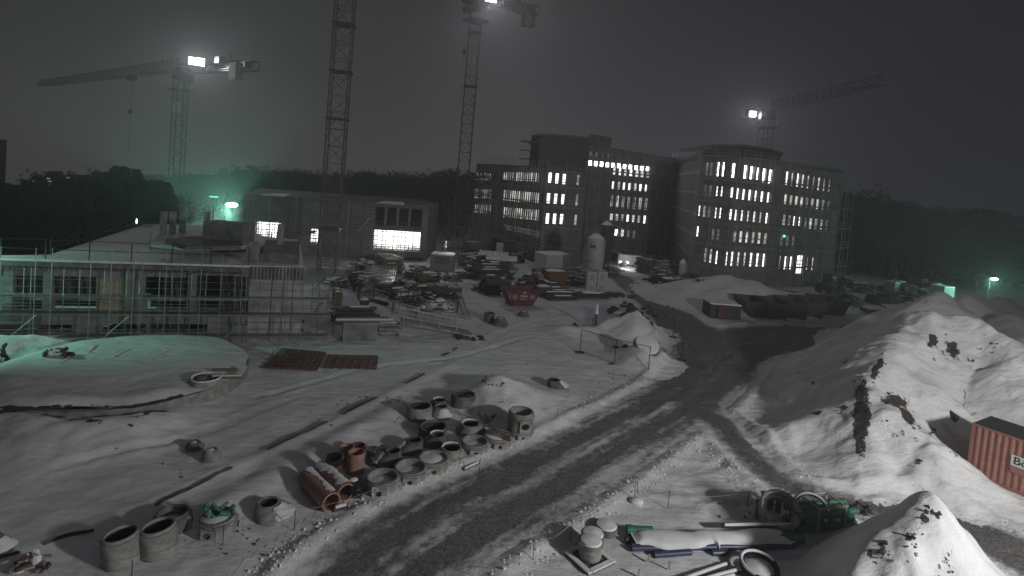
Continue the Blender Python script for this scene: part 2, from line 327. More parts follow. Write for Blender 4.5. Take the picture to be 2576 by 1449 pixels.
# trodden and driven yard between the buildings is patchy
yard = np.clip(1-np.abs((GY-76)/26), 0, 1)*np.clip(1-np.abs((GX+2)/26), 0, 1)
bare = .55*yard*vnoise(GX*.25, GY*.3, 80)+.16*yard
px_, py_ = nproj(GX, GY, GZ)
for (cx, cy, rx, ry, a) in [(2190, 1170, 70, 20, .3), (1790, 1175, 50, 25, .35), (1640, 770, 60, 18, .5), (1400, 700, 200, 40, .18), (1900, 770, 200, 30, .3)]:
    bare = np.maximum(bare, a*np.exp(-(((px_-cx)/rx)**2+((py_-cy)/ry)**2))*(GY > 10))
grid_mesh('ground', GX, GY, GZ, SNOW, bare, ).__setitem__('kind', 'structure')
Dn = D+.5*fbm(GX*.5, GY*.5, 4, 95)
rm = np.clip(.45-Dn/1.9, 0, 1)
RU, RV, RK = road_uv(GX, GY)
wob = RV+.25*fbm(RU*.12, RU*0+.5, 3, 97)
streak = vnoise(RU*.22, wob*3.4, 91)*.6+vnoise(RU*.6, wob*7, 98)*.4
tr = rm*(.50+.62*streak)
tr = tr-.24*np.exp(-((wob+.15)/.28)**2)*(.35+.8*vnoise(RU*.9, wob*2, 92))+.22*np.exp(-((wob-.85)/.35)**2)+.22*np.exp(-((wob+1.15)/.35)**2)-.16*np.exp(-((np.abs(wob)-1.9)/.22)**2)*vnoise(RU*.8, wob*2, 93)
tr = np.where(GY > 36, np.maximum(tr, rm*(.72+.3*streak)), tr)
tr = np.where(RK == 3, rm*(.75+.35*streak), tr)
o = grid_mesh('road', GX, GY, GZ+.012, SLUSH, tr, keep=(D < 1.7))
o['kind'] = 'structure'
# ================================================================ SNOW HEAPS
def heap(name, label, cat, ridges, slope=.66, rnd=.5, res=.2, blobs=(), nz=.35, seed=0, group=None, pad=1., clods=0):
    pts = [p for r in ridges for p in r]; zmax = max(p[2] for p in pts)
    x0, x1 = min(p[0] for p in pts)-zmax/slope-pad-1, max(p[0] for p in pts)+zmax/slope+pad+1
    y0, y1 = min(p[1] for p in pts)-zmax/slope-pad-1, max(p[1] for p in pts)+zmax/slope+pad+1
    X, Y = np.meshgrid(np.arange(x0, x1, res), np.arange(y0, y1, res)); Hh = []
    wx = X+.7*fbm(X*.35, Y*.35, 3, seed+1); wy = Y+.7*fbm(X*.35, Y*.35, 3, seed+2)
    for r in ridges:
        best = None
        for a, b in zip(r[:-1], r[1:]):
            d, t = segdist(wx, wy, a, b); h = a[2]+(b[2]-a[2])*t-slope*(np.sqrt(d*d+rnd*rnd)-rnd)
            best = h if best is None else np.maximum(best, h)
        if len(r) == 1:
            d = np.hypot(wx-r[0][0], wy-r[0][1]); best = r[0][2]-slope*(np.sqrt(d*d+rnd*rnd)-rnd)
        Hh.append(best)
    k = .25; Z = k*np.log(sum(np.exp(np.clip(h, -20, 40)/k) for h in Hh))
    base = ground_h(X, Y)
    Z = Z+nz*fbm(X*.45, Y*.45, 4, seed+5)*np.clip(Z*.5, 0, 1)+.045*fbm(X*1.7, Y*1.7, 4, seed+8)+.05*np.maximum(0, fbm(X*4.2, Y*4.2, 3, seed+9))*3*np.clip(vnoise(X*.3, Y*.3, seed+10)-.5, 0, 1)+.22*(1-2*np.abs(vnoise(X*.33+.6*Y*.1, Y*.22, seed+20)-.5))**3*np.clip(Z*.5, 0, 1)
    Z = np.where(Z > 0, Z, Z)                           # blend out at the toe
    Zf = base+.3*np.log1p(np.exp(np.clip((Z-.0)/.3, -30, 30)))-.02
    A = np.zeros(X.shape); qx, qy = nproj(X, Y, Zf)
    qx = qx+9*fbm(X*1.5, Y*1.5, 4, seed+50); qy = qy+12*fbm(X*1.5, Y*1.5, 4, seed+60)
    for (cx, cy, rx, ry, an, am) in blobs:
        c_, s_ = math.cos(math.radians(an)), math.sin(math.radians(an)); u = (qx-cx)*c_+(qy-cy)*s_; v = -(qx-cx)*s_+(qy-cy)*c_
        A = np.maximum(A, am*np.clip(1.45-.95*np.sqrt((u/rx)**2+(v/ry)**2), 0, 1))
    gx, gy = np.gradient(Zf, res); st = np.hypot(gx, gy)
    A = np.maximum(A, .42*np.clip((st-slope*1.15)/.5, 0, 1))
    o = grid_mesh(name, X, Y, Zf, SNOWP, A, keep=(Z > -.9))
    tag(o, label, cat, group)
    if clods:                                          # frozen clods that rolled down the flanks
        r_ = random.Random(seed); cand = np.argwhere((Z > .05) & (qx > -50) & (qx < 2620) & ((A > .25) | (np.random.rand(*Z.shape) < .004))); cand = cand[np.random.permutation(len(cand))[:clods]]
        ms = (MB(), MB())
        for i, j in cand:
            b_ = ms[0 if A[i, j] > .25 or r_.random() < .35 else 1]; q = r_.uniform(.03, .09)*(1.6 if r_.random() < .1 else 1); clod(b_, (X[i, j]+r_.uniform(-.1, .1), Y[i, j]+r_.uniform(-.4, .1), Zf[i, j]+q*.3), q, r_)
        if ms[0].v: tag(ms[0].build('earth_clods', 'soil'), 'frozen earth clods scattered on the '+label.split(',')[0], 'clods', None, 'stuff')
        if ms[1].v: tag(ms[1].build('snow_clods', 'snowcap'), 'snow lumps scattered on the '+label.split(',')[0], 'clods', None, 'stuff')
    return o
def clod(b, c, q, r_):
    k = len(b.v)
    for d in ((1, 0, 0), (0, 1, 0), (-1, 0, 0), (0, -1, 0), (0, 0, 1), (0, 0, -1)): b.v.append(tuple(c[i]+d[i]*q*r_.uniform(.6, 1.3)*(1, 1, .7)[i]+r_.uniform(-.3, .3)*q for i in range(3)))
    for f in ((0, 1, 4), (1, 2, 4), (2, 3, 4), (3, 0, 4), (1, 0, 5), (2, 1, 5), (3, 2, 5), (0, 3, 5)): b.f.append(tuple(k+i for i in f))
def K(x, y, z): return G(x, y, z)
heap('snow_heap', 'tallest snow-covered earth heap, beside the rust-red container at right', 'snow heap',
     [[K(2330, 790, 6.5), K(2284, 821, 5.7), K(2250, 858, 5.0), K(2180, 944, 3.5), K(2172, 1037, 2.3), K(2165, 1131, 1.2), K(2160, 1170, .4)],
      [K(2330, 790, 6.5), K(2450, 806, 6.5), K(2567, 884, 5.4), K(2700, 960, 4.5)],
      [K(2180, 985, 3.0), K(2090, 1045, 1.6), K(2000, 1075, .9), K(1945, 1095, .4)],
      [K(2210, 1000, 3.1), K(2330, 1110, 1.9), K(2380, 1160, .9)]], slope=.70, rnd=.45, res=.12, nz=.45, seed=3, clods=170,
     blobs=[(2166, 1050, 20, 95, 3, 1.0), (2205, 925, 12, 35, 20, .8), (2348, 860, 16, 14, 20, .8), (2396, 878, 14, 30, -25, .85), (2372, 895, 9, 14, 0, .6),
            (2253, 1010, 34, 17, 10, .8), (2285, 1048, 14, 30, -30, .95), (2050, 1040, 20, 6, -20, .6), (2122, 1030, 18, 8, -10, .6), (1920, 1110, 12, 6, 0, .5), (2045, 967, 5, 5, 0, .8),
            (2340, 1085, 20, 8, 10, .55), (2400, 1140, 14, 5, 30, .5), (2440, 915, 5, 40, -15, .42), (2425, 1000, 4, 50, 0, .45), (1950, 1000, 16, 10, 0, .35), (2000, 940, 40, 5, -20, .42), (2450, 1040, 10, 5, 0, .6), (2310, 1165, 14, 12, 0, .5)])
heap('snow_heap', 'brightest pointed snow heap with crumbly earth streaks at the bottom right corner', 'snow heap',
     [[K(2345, 1274, 3.4), K(2300, 1306, 3.0), K(2230, 1362, 2.4), K(2170, 1430, 1.7), K(2125, 1500, .8)], [K(2345, 1274, 3.4), K(2425, 1338, 2.3), K(2475, 1420, 1.2)], [K(2342, 1284, 3.3), K(2290, 1380, 2.5), K(2230, 1500, 1.4)]],
     slope=1.15, rnd=.25, res=.08, nz=.2, seed=11, clods=90, blobs=[(2330, 1300, 14, 30, 10, .62), (2290, 1345, 18, 22, 20, .55), (2220, 1380, 12, 25, 0, .62), (2190, 1390, 8, 14, 0, .5), (2360, 1300, 8, 16, 0, .5), (2268, 1402, 6, 6, 0, .6)])
for i, (lab, r, sl) in enumerate([
     ('broad dull snow heap rising behind the tallest heap', [[K(2300, 775, 4.2), K(2367, 733, 6.6), K(2400, 760, 5.6)]], .75),
     ('snow heap with a green-lit rim, left one below the lamp post', [[K(2440, 745, 6.2), K(2480, 748, 6.0)]], .7),
     ('snow heap with a sharp green-lit tip, right of the lamp post', [[K(2528, 748, 6.0), K(2545, 752, 5.8)]], .75),
     ('snow heap cut off by the right picture edge below the wood', [[K(2575, 757, 5.8), K(2640, 765, 5.8)]], .7),
     ('dim snow heap between the tallest heap and the right picture edge', [[K(2540, 795, 5.4), K(2600, 850, 4.6)]], .75)]):
    heap('snow_heap', lab, 'snow heap', r, slope=sl, rnd=.5, res=.35, seed=30+i*7, blobs=[(2330+i*40, 760+i*10, 30, 5, 0, .5)], group='snow heaps at the right')
heap('snow_heap', 'long low snow mound in front of the brightly lit right wing', 'snow heap', [[K(1735, 718, 1.2), K(1830, 697, 3.0), K(1890, 712, 2.6), K(1980, 735, 1.8), K(2050, 745, .8)], [K(1840, 720, 2.2), K(1950, 765, .9)]], slope=.33, rnd=1.5, res=.5, seed=70, blobs=[(1755, 705, 16, 5, 0, .9), (1900, 735, 40, 4, 10, .5)])
heap('snow_heap', 'peaked snow heap under a dark flapping tarpaulin edge', 'snow heap', [[K(1592, 778, 2.2), K(1600, 800, 1.6)], [K(1540, 812, .7), K(1592, 785, 1.9)]], slope=.62, rnd=.3, res=.2, seed=80, blobs=[(1575, 785, 30, 10, -25, 1.0), (1622, 790, 22, 9, 40, 1.0), (1640, 812, 6, 12, 0, .8)])
heap('snow_heap', 'small flat snow mound left of the blue standpipe', 'snow heap', [[K(1425, 822, .7), K(1480, 824, .6), K(1520, 834, .3)]], slope=.4, rnd=.4, res=.2, seed=90, blobs=[(1447, 816, 10, 4, 0, .9), (1475, 818, 25, 3, 10, .55)])
heap('snow_heap', 'snow mound carrying the tilted snow-topped slab', 'snow heap', [[K(1615, 872, 1.25), K(1640, 885, .8)], [K(1575, 900, .35), K(1615, 885, .9)]], slope=.6, rnd=.4, res=.18, seed=95, blobs=[(1590, 862, 26, 7, -22, .9)])
heap('snow_heap', 'smooth snow heap behind the back row of concrete rings', 'snow heap', [[K(1222, 962, 1.0), K(1262, 948, 1.55), K(1320, 968, 1.0), K(1385, 992, .25)]], slope=.5, rnd=.3, res=.14, seed=99, nz=.2, clods=26, blobs=[(1262, 968, 10, 6, 0, .6), (1220, 957, 8, 3, -30, .6), (1240, 970, 5, 3, 0, .5)])
heap('snow_heap', 'snow bank piled against the left foot of the low building', 'snow heap', [[K(-60, 845, 1.3), K(60, 843, 1.0), K(180, 846, .6)]], slope=.5, rnd=.5, res=.2, seed=120, nz=.25)
heap('snow_heap', 'lumpy snow bank with earth streaks against the front of the round basin', 'snow heap', [[K(20, 1046, .75), K(90, 1052, .85), K(170, 1056, .85), K(250, 1056, .85), K(320, 1050, .8), K(400, 1034, .55), K(450, 1018, .3)], [K(100, 1110, .35), K(180, 1105, .3)]], slope=.5, rnd=.5, res=.18, seed=105, nz=.35, blobs=[(200, 1056, 60, 5, 2, .62), (380, 1040, 60, 5, -8, .62), (130, 1045, 26, 7, 15, .8), (330, 1068, 10, 5, 0, .7), (300, 1075, 8, 4, 0, .7)])
r_ = random.Random(3); b = MB()                      # crumbs thrown up along the windrows
mk = np.argwhere((D > .1) & (D < 1.3) & (GY < 48) & (np.abs(GX) < 34)); mk = mk[np.random.permutation(len(mk))[:1500]]
for i, j in mk: q = r_.uniform(.03, .085); clod(b, (GX[i, j], GY[i, j], GZ[i, j]+q*.4), q, r_)
tag(b.build('snow_clods', 'snowcap'), 'snow crumbs thrown up along both edges of the road', 'clods', None, 'stuff')
b = MB()
for k_ in range(260):
    x_, y_ = r_.choice(((600, 1320), (1250, 760), (1900, 1250), (300, 1100), (1500, 900), (2300, 1250), (1000, 1000), (1600, 740))); g = G(x_+r_.gauss(0, 110), y_+abs(r_.gauss(0, 45))); q = r_.uniform(.03, .09); clod(b, (g.x, g.y, gz(g.x, g.y)+q*.3), q, r_)
tag(b.build('earth_clods', 'soil'), 'small dark clods strewn over the flat snow', 'clods', None, 'stuff')
# ================================================================ WOOD
def conifer(seed, h=11, r=2.6):
    random.seed(seed); b = MB()
    for i in range(2600):
        t = random.random()**.8; z = h*(.12+.88*t); rr = r*(1-t)**.8*(.75+.5*random.random())+.15; a = random.uniform(0, 6.283); q = math.sqrt(random.random())
        rr *= (.85+.3*math.sin(a*3+seed))*(.55+.45*q); x, y = math.cos(a)*rr, math.sin(a)*rr; s = random.uniform(.14, .34)
        dx, dy = math.cos(a)*s*1.6, math.sin(a)*s*1.6; zz = z-.12*rr
        b.quad((x, y, zz), (x+dx-dy*.4, y+dy+dx*.4, zz-s*.7), (x+dx*1.5, y+dy*1.5, zz-s*.3), (x+dx+dy*.4, y+dy-dx*.4, zz+s*.2))
    return b
def broad(seed, h=10, r=3.4):
    random.seed(seed); b = MB(); tips = []
    def br(p, d, L, rr, lv):
        q = p+d*L; b.bar(p, q, rr, 3, rr*.6, cap=False)
        if lv == 0: tips.append((q, d)); return
        for i in range(3 if lv > 1 else 4):
            nd = (d+Vector((random.uniform(-1, 1), random.uniform(-1, 1), random.uniform(-.25, .6)))*.75).normalized()
            br(p+d*L*random.uniform(.55, 1), nd, L*random.uniform(.6, .85), rr*.55, lv-1)
    for i in range(5):
        br(Vector((0, 0, h*.22+i*h*.07)), Vector((random.uniform(-.8, .8), random.uniform(-.8, .8), 1)).normalized(), h*.26, .08, 3)
    for q, d in tips:
        for _ in range(6):
            e = (d+Vector((random.uniform(-1, 1), random.uniform(-1, 1), random.uniform(-.4, .8)))).normalized()*random.uniform(.35, .9); n = e.cross(Vector((random.random(), random.random(), .3))).normalized()*.035
            b.quad(q-n, q+e*.6-n, q+e, q+n)
    return b
def tree_proto(kind, seed):
    t = thing('pine_tree' if kind == 'c' else 'bare_tree', '', '', (0, -500, -60)); h = 11 if kind == 'c' else 10
    (conifer if kind == 'c' else broad)(seed).build('crown', 'needle' if kind == 'c' else 'twig', t)
    MB().bar((0, 0, -.3), (0, 0, h*(.9 if kind == 'c' else .42)), .2, 6, .04 if kind == 'c' else .12).build('trunk', 'bark', t); return t
PC = [tree_proto('c', 5), tree_proto('c', 6), tree_proto('c', 8)]; PB = [tree_proto('b', s) for s in (21, 22, 23, 24)]
used = set()
def tree(kind, px, pty, Y, label, group, wide=1.):
    pr = random.choice(PC if kind == 'c' else PB); g = atY(px, pty, Y); h = g.z
    if h < 2: h = 2
    t = pr if pr.name not in used else copy_tree(pr); used.add(pr.name)
    t.location = (g.x, Y, 0); k = h/(11 if kind == 'c' else 10.2); kk = k*wide*random.uniform(.9, 1.15); t.scale = (kk, kk, k); t.rotation_euler = (0, 0, random.uniform(0, 6.28)); tag(t, label, 'tree', group)
LB = 'dark bushy tree in the near wood at the left edge'
rs = random.Random(4)
prof = [(0, 470), (40, 452), (80, 440), (110, 432), (150, 425), (190, 440), (215, 450), (240, 424), (262, 430), (290, 422), (325, 425), (345, 436), (372, 452), (410, 447)]
def top_at(x, pf):
    for (a, b), (c, d) in zip(pf[:-1], pf[1:]):
        if a <= x <= c: return b+(d-b)*(x-a)/(c-a)
    return pf[-1][1]
for x in range(-30, 430, 13): tree('c' if rs.random() < .6 else 'b', x+rs.uniform(-5, 5), top_at(max(0, x), prof)+rs.choice((-6, 4, 10, 24, 40)), 68+rs.uniform(-5, 7), LB, 'dark trees of the near wood at the left', 1.0)
for x in range(-30, 340, 15): tree('c', x+rs.uniform(-4, 4), top_at(max(0, x), prof)+rs.uniform(35, 85), 60+rs.uniform(-3, 4), LB, 'dark trees of the near wood at the left', 1.15)
prof2 = [(400, 447), (440, 436), (520, 430), (600, 424), (680, 422), (760, 428), (880, 437), (960, 432), (1040, 440), (1130, 432), (1190, 436)]
for x in range(405, 1190, 13): tree('b', x+rs.uniform(-5, 5), top_at(x, prof2)+rs.uniform(-5, 12), 122+rs.uniform(-6, 8), 'bare tree in the long dark wood behind the low buildings', 'bare trees of the wood behind the low buildings', 1.5)
tree('b', 1142, 415, 112, 'tall bare tree standing above the wood beside the second crane mast', 'bare trees of the wood behind the low buildings', 1.3)
prof3 = [(2085, 480), (2130, 468), (2200, 490), (2300, 515), (2420, 522), (2500, 535), (2600, 545)]
for x in range(2095, 2640, 17): tree('c' if rs.random() < .3 else 'b', x+rs.uniform(-6, 6), top_at(x, prof3)+rs.uniform(-6, 25), 112+rs.uniform(-4, 12), 'tree in the dark wood beyond the lamp posts at the right', 'trees of the wood at the right', 1.5)
def wood(name, label, x0, x1, pf, Y, n, dy):
    b = MB(); r_ = random.Random(9)
    for i in range(n):
        x = r_.uniform(x0, x1); tp = atY(x, top_at(x, pf)+r_.uniform(8, 40), Y+r_.uniform(0, 22)); z = tp.z*math.sqrt(r_.random()); s = r_.uniform(.4, 1.1)
        c = Vector((tp.x, tp.y, z)); d = Vector((r_.uniform(-1, 1), r_.uniform(-.5, .5), r_.uniform(-.2, 1))).normalized()*s*1.5; e = Vector((r_.uniform(-1, 1), r_.uniform(-1, 1), r_.uniform(-1, 1))).normalized()*s*.5
        b.quad(c-d, c-e, c+d, c+e)
    tag(b.build(name, 'twig'), label, 'wood', None, 'stuff')
wood('woodland', 'far dark mass of winter wood behind the low buildings', 380, 1220, [(300, 450), (440, 442), (600, 430), (700, 428), (880, 440), (1040, 442), (1240, 440)], 130, 22000, 0)
wood('woodland', 'dark mass of wood at the right behind the lamp posts', 2060, 2660, [(2000, 500), (2130, 478), (2300, 520), (2500, 540), (2700, 560)], 120, 16000, 0)
wood('woodland', 'black mass of near wood at the left edge', -80, 420, [(-100, 520), (80, 485), (200, 490), (300, 478), (430, 500)], 72, 16000, 0)
# ================================================================ BUILDINGS
def PH(x, y): return (x/1.49068, y/1.49068)            # photo pixel -> working pixel
class Wall:                                            # a vertical wall through two plan points
    def __init__(s, a, b):
        s.a = Vector((a[0], a[1], 0)); s.b = Vector((b[0], b[1], 0)); s.d = (s.b-s.a).normalized(); s.n = Vector((s.d.y, -s.d.x, 0)); s.L = (s.b-s.a).length
        if s.n.dot(-s.a) < 0: s.n = -s.n
    def uz(s, px, py):                                 # pixel -> (distance along, height)
        d = ray(px, py); k = (s.a.x*s.n.x+s.a.y*s.n.y)/(d[0]*s.n.x+d[1]*s.n.y); p = Vector((d[0]*k, d[1]*k, H+d[2]*k)); return (p-s.a).dot(s.d), p.z
    def p(s, u, z, o=0.): return s.a+s.d*u+s.n*o+Vector((0, 0, z))
    def slab(s, mb, u0, u1, z0, z1, o0=-.3, o1=0.):
        q = [s.p(u0, 0, o0), s.p(u1, 0, o0), s.p(u1, 0, o1), s.p(u0, 0, o1)]
        if s.d.cross(s.n).z < 0: q = q[::-1]
        mb.prism(q, z0, z1); return mb
NW = [0]
def wall_with_holes(wl, u0, u1, z0, z1, holes, name, m, parent, th=.35, back=None):
    """solid wall with real openings, built as strips between the holes"""
    mb = MB(); us = sorted(set([u0, u1]+[h[0] for h in holes]+[h[1] for h in holes])); us = [u for u in us if u0 <= u <= u1]
    for a, b in zip(us[:-1], us[1:]):
        if b-a < 1e-4: continue
        c = (a+b)/2; iv = sorted((max(z0, h[2]), min(z1, h[3])) for h in holes if h[0] < c < h[1]); z = z0
        for lo, hi in iv:
            if lo > z: wl.slab(mb, a, b, z, lo, -th, 0)
            z = max(z, hi)
        if z < z1: wl.slab(mb, a, b, z, z1, -th, 0)
    return mb.build(name, m, parent)
def window(wl, h, m, parent, mull=(0,), cross=(.3,), frame='gdark', dep=.22):
    u0, u1, z0, z1 = h; f = MB(); t = .06
    for a, b, c, d in ((u0, u0+t, z0, z1), (u1-t, u1, z0, z1), (u0+t, u1-t, z0, z0+t), (u0+t, u1-t, z1-t, z1)): wl.slab(f, a, b, c, d, -dep-.08, -dep+.03)
    for c in cross:
        z = z0+(z1-z0)*c; wl.slab(f, u0+t, u1-t, z-.05, z+.05, -dep-.07, -dep+.02)
    for q in mull:
        if q: u = u0+(u1-u0)*q; wl.slab(f, u-.035, u+.035, z0+t, z1-t, -dep-.07, -dep+.015)
    fr = f.build('window', frame, parent)
    g = MB(); g.quad(wl.p(u0, z0, -dep-.09), wl.p(u1, z0, -dep-.09), wl.p(u1, z1, -dep-.09), wl.p(u0, z1, -dep-.09)); g.build('pane', m, fr)
    return fr
# ---------------------------------------------------------------- the tall shell
off = thing('office_building', 'five-storey concrete shell with rows of lit windows behind scaffolding', 'building', (0, 0, 0))
def V2(px, Y): g = atY(px/1.49068, 600, Y); return (g.x, Y)
c1 = lambda x, y: PH(1720+x/3.623, 480+y/3.623)         # enlarged crops of the photograph used for measuring
c2 = lambda x, y: PH(2240+x/3.623, 480+y/3.623)
c3 = lambda x, y: PH(2540+x/2.787, 550+y/2.787)
P = [V2(1765, 117), V2(2030, 91.5), V2(2172, 92), V2(2178, 99), V2(2510, 121), V2(2601, 88), V2(2741, 83.5), V2(2913, 88), V2(3135, 95)]
W1, W2, W3, W4, W5, W6, W7 = Wall(P[0], P[1]), Wall(P[1], P[2]), Wall(P[3], P[4]), Wall(P[4], P[5]), Wall(P[5], P[6]), Wall(P[6], P[7]), Wall(P[7], P[8])
def row(wl, cf, n, x0, t0, b0, x1, t1, b1, wd, mats, cross=(.3,), mull=(0,)):
    res = []
    for i in range(n):
        k = i/(n-1) if n > 1 else 0; x = x0+(x1-x0)*k; t = t0+(t1-t0)*k; b = b0+(b1-b0)*k
        ua, za = wl.uz(*cf(x-wd/2, t)); ub, zb = wl.uz(*cf(x+wd/2, b)); uc, _ = wl.uz(*cf(x-wd/2, b)); ud, zd = wl.uz(*cf(x, t)); ue, ze = wl.uz(*cf(x, b))
        um = (ud+ue)/2; hw = abs(wl.uz(*cf(x+wd/2, (t+b)/2))[0]-wl.uz(*cf(x-wd/2, (t+b)/2))[0])/2
        m = mats[i % len(mats)] if isinstance(mats, (list, tuple)) else mats
        if um-hw > .1 and um+hw < wl.L-.1: res.append(((um-hw, um+hw, ze, zd), m, cross, mull))
    return res
A_, B_, C_, D_, E_ = 'litA', 'litB', 'litC', 'litD', 'litE'
R1 = []
for t, b, m in ((600, 715, [C_, D_, D_, C_, D_, E_, C_]), (842, 985, [C_, D_, C_, D_, C_]), (1075, 1215, [C_, D_, D_])):
    R1 += row(W1, c1, 17, 618, t, b-2, 1078, t+(b-t)*.08+(0 if t == 600 else 26), b+(12 if t == 600 else 42), 15, [m[i % len(m)] for i in (0, 3, 1, 4, 2, 5, 6, 0, 3, 1, 4, 0, 2, 3, 1, 0, 4)], cross=(.22,))
for t, b in ((608, 705), (828, 955), (1038, 1150)): R1 += row(W1, c1, 9, 226, t, b, 428, t+6, b+8, 14, [D_, D_, E_, D_, D_], cross=(.25,))
R1 += row(W1, c1, 14, 620, 1310, 1372, 1085, 1400, 1475, 22, E_, cross=(.3, .6))
R2 = []
for x0, t0, b0, x1, t1, b1 in ((1242, 602, 748, 1435, 620, 768), (1222, 882, 1028, 1418, 897, 1040), (1208, 1155, 1305, 1400, 1165, 1310)): R2 += row(W2, c1, 3, x0, t0, b0, x1, t1, b1, 50, [B_, B_, B_], cross=(.2,) if t0 < 650 else (.2, .74))
for x, t, b in ((1622, 640, 775), (1605, 900, 1052), (1588, 1180, 1318)): R2 += row(W2, c1, 1, x, t, b, x, t, b, 30, D_, cross=(.35,))
R3 = row(W3, c2, 11, -92, 440, 512, 688, 525, 585, 50, A_, cross=())
R3 += row(W3, c2, 7, 238, 518, 638, 688, 590, 675, 42, [C_, B_, C_, B_, C_, C_, D_], cross=(.42,))
R3 += row(W3, c2, 7, 218, 725, 830, 665, 768, 870, 36, [B_, C_, B_, B_, C_, B_, B_], cross=(.2,))
R3 += row(W3, c2, 7, 200, 910, 1085, 665, 950, 1115, 46, [D_, C_, D_, D_, D_, C_, D_], cross=(.66,), mull=(.5,))
R3 += row(W3, c2, 7, 192, 1165, 1250, 645, 1190, 1300, 40, [C_, C_, D_, B_, C_, C_, B_], cross=(.33, .66))
R3 += row(W3, c2, 5, 182, 1370, 1455, 500, 1395, 1490, 40, [A_, A_, C_, E_, E_], cross=(.5,))
R3 += row(W3, c2, 5, -170, 310, 380, 150, 345, 400, 20, [D_, E_, E_, E_, E_], cross=())
R4 = []
for x, t, b, m in ((1030, 455, 490, D_), (1028, 610, 705, E_), (1015, 790, 870, E_), (985, 980, 1130, D_), (968, 1205, 1325, D_)): R4 += row(W4, c2, 1, x, t, b, x, t, b, 42, m, cross=(.5,), mull=(.5,))
R5 = []
for x, t, b, m in ((243, 158, 305, A_), (310, 165, 300, E_), (355, 165, 300, E_), (235, 395, 505, A_), (290, 405, 510, E_), (345, 405, 515, E_), (222, 612, 728, B_), (282, 620, 735, D_), (330, 625, 740, E_), (205, 828, 942, B_), (370, 860, 970, E_)): R5 += row(W5, c3, 1, x, t, b, x, t, b, 26, m, cross=(.28,))
for x, t, b, m in ((422, 158, 312, A_), (474, 160, 312, A_), (408, 410, 520, B_), (458, 410, 520, B_), (395, 632, 750, B_), (442, 634, 755, B_), (425, 866, 975, E_), (292, 1062, 1205, D_), (345, 1072, 1222, C_), (403, 1083, 1238, B_)):
    R5 += row(W5, c3, 1, x, t, b, x, t, b, 24, m, cross=(.28, .7))
R6 = row(W6, c3, 6, 650, 180, 338, 975, 238, 385, 34, [A_, A_, A_, B_, A_, A_], cross=(.32,)) + row(W6, c3, 6, 635, 432, 550, 955, 475, 586, 36, B_, cross=(.26,)) \
   + row(W6, c3, 6, 618, 655, 774, 940, 690, 806, 32, [B_, B_, C_, B_, C_, B_], cross=(.3, .75)) + row(W6, c3, 6, 600, 880, 996, 920, 904, 1018, 27, [D_, C_, C_, D_, C_, D_], cross=(.4,)) \
   + row(W6, c3, 6, 578, 1097, 1252, 908, 1118, 1266, 34, [B_, C_, C_, B_, B_, B_], cross=(.24, .7))
R5 += row(W5, c3, 1, 580, 170, 325, 580, 170, 325, 32, A_, cross=(.32,)) + row(W5, c3, 1, 565, 424, 535, 565, 424, 535, 34, B_, cross=(.26,)) + row(W5, c3, 1, 550, 648, 768, 550, 648, 768, 30, B_, cross=(.3, .75)) + row(W5, c3, 1, 512, 1095, 1248, 512, 1095, 1248, 36, B_, cross=(.24, .7))
R7 = row(W7, c3, 9, 1152, 258, 403, 1597, 340, 480, 34, [B_, C_, B_, C_, C_, D_, C_, D_, D_], cross=(.27,)) + row(W7, c3, 9, 1132, 500, 605, 1578, 568, 665, 27, [C_, D_, C_, C_, D_, D_, C_, D_, E_], cross=(.2,)) \
   + row(W7, c3, 9, 1115, 712, 826, 1560, 768, 872, 26, [C_, D_, B_, B_, D_, C_, D_, D_, E_], cross=(.3, .72)) + row(W7, c3, 3, 1090, 930, 1040, 1210, 935, 1048, 24, E_, cross=(.5,)) \
   + row(W7, c3, 3, 1076, 1140, 1285, 1192, 1148, 1288, 30, [C_, B_, B_], cross=(.72,)) + row(W7, c3, 2, 1365, 1155, 1292, 1420, 1158, 1298, 28, C_, cross=(.3, .6)) + row(W7, c3, 1, 1282, 1136, 1330, 1282, 1136, 1330, 70, B_, cross=(.3, .52, .72), mull=(.35, .65))
def bands():
    for wl, R_ in ((W1, R1), (W2, R2), (W3, R3), (W5, R5), (W6, R6), (W7, R7)):
        pass
def zat(wl, cf, x, y): return wl.uz(*cf(x, y))[1]
def ztop(wl, u, px, py): return wl.uz(px, py)[1]
tops = {1: zat(W1, c1, 700, 520), 2: zat(W2, c1, 1300, 515), 3: atY(1500, 356, 100).z, 5: zat(W5, c3, 400, 118), 6: zat(W6, c3, 800, 150), 7: zat(W7, c3, 1300, 225)}
allw = []
for k, (wl, R_, zt, fm) in enumerate(((W1, R1, tops[1], 'facade'), (W2, R2, tops[2], 'facade'), (W3, R3, tops[1]+4.8, 'facade'), (W4, R4, tops[1]+4.8, 'facade2'), (W5, R5, tops[5], 'facade'), (W6, R6, tops[5], 'facade'), (W7, R7, tops[5]-.2, 'facade'))):
    wall_with_holes(wl, 0, wl.L, -.3, zt, [r[0] for r in R_], 'wall', fm, off)
    for j in range(1, 6):                              # slab edges showing at each storey
        z = zt-j*3.35
        if z > .5 and not any(r[0][2] < z+.16 and r[0][3] > z-.16 for r in R_): q = MB(); wl.slab(q, .02, wl.L-.02, z-.16, z+.16, .004, .09); q.build('slab_edge', 'conc', off)
    allw += [(wl,)+r for r in R_]
allw.sort(key=lambda r: -((r[1][1]-r[1][0])*(r[1][3]-r[1][2])/(r[0].a.y**2))*(3 if r[2] in (A_, B_) else 1))
for wl, h, m, cr, mu in allw[:95]: window(wl, h, m, off, mu, cr, dep=-.03 if wl is W1 else .1 if wl in (W3, W4) else .2)
rest = {}
fb = MB()
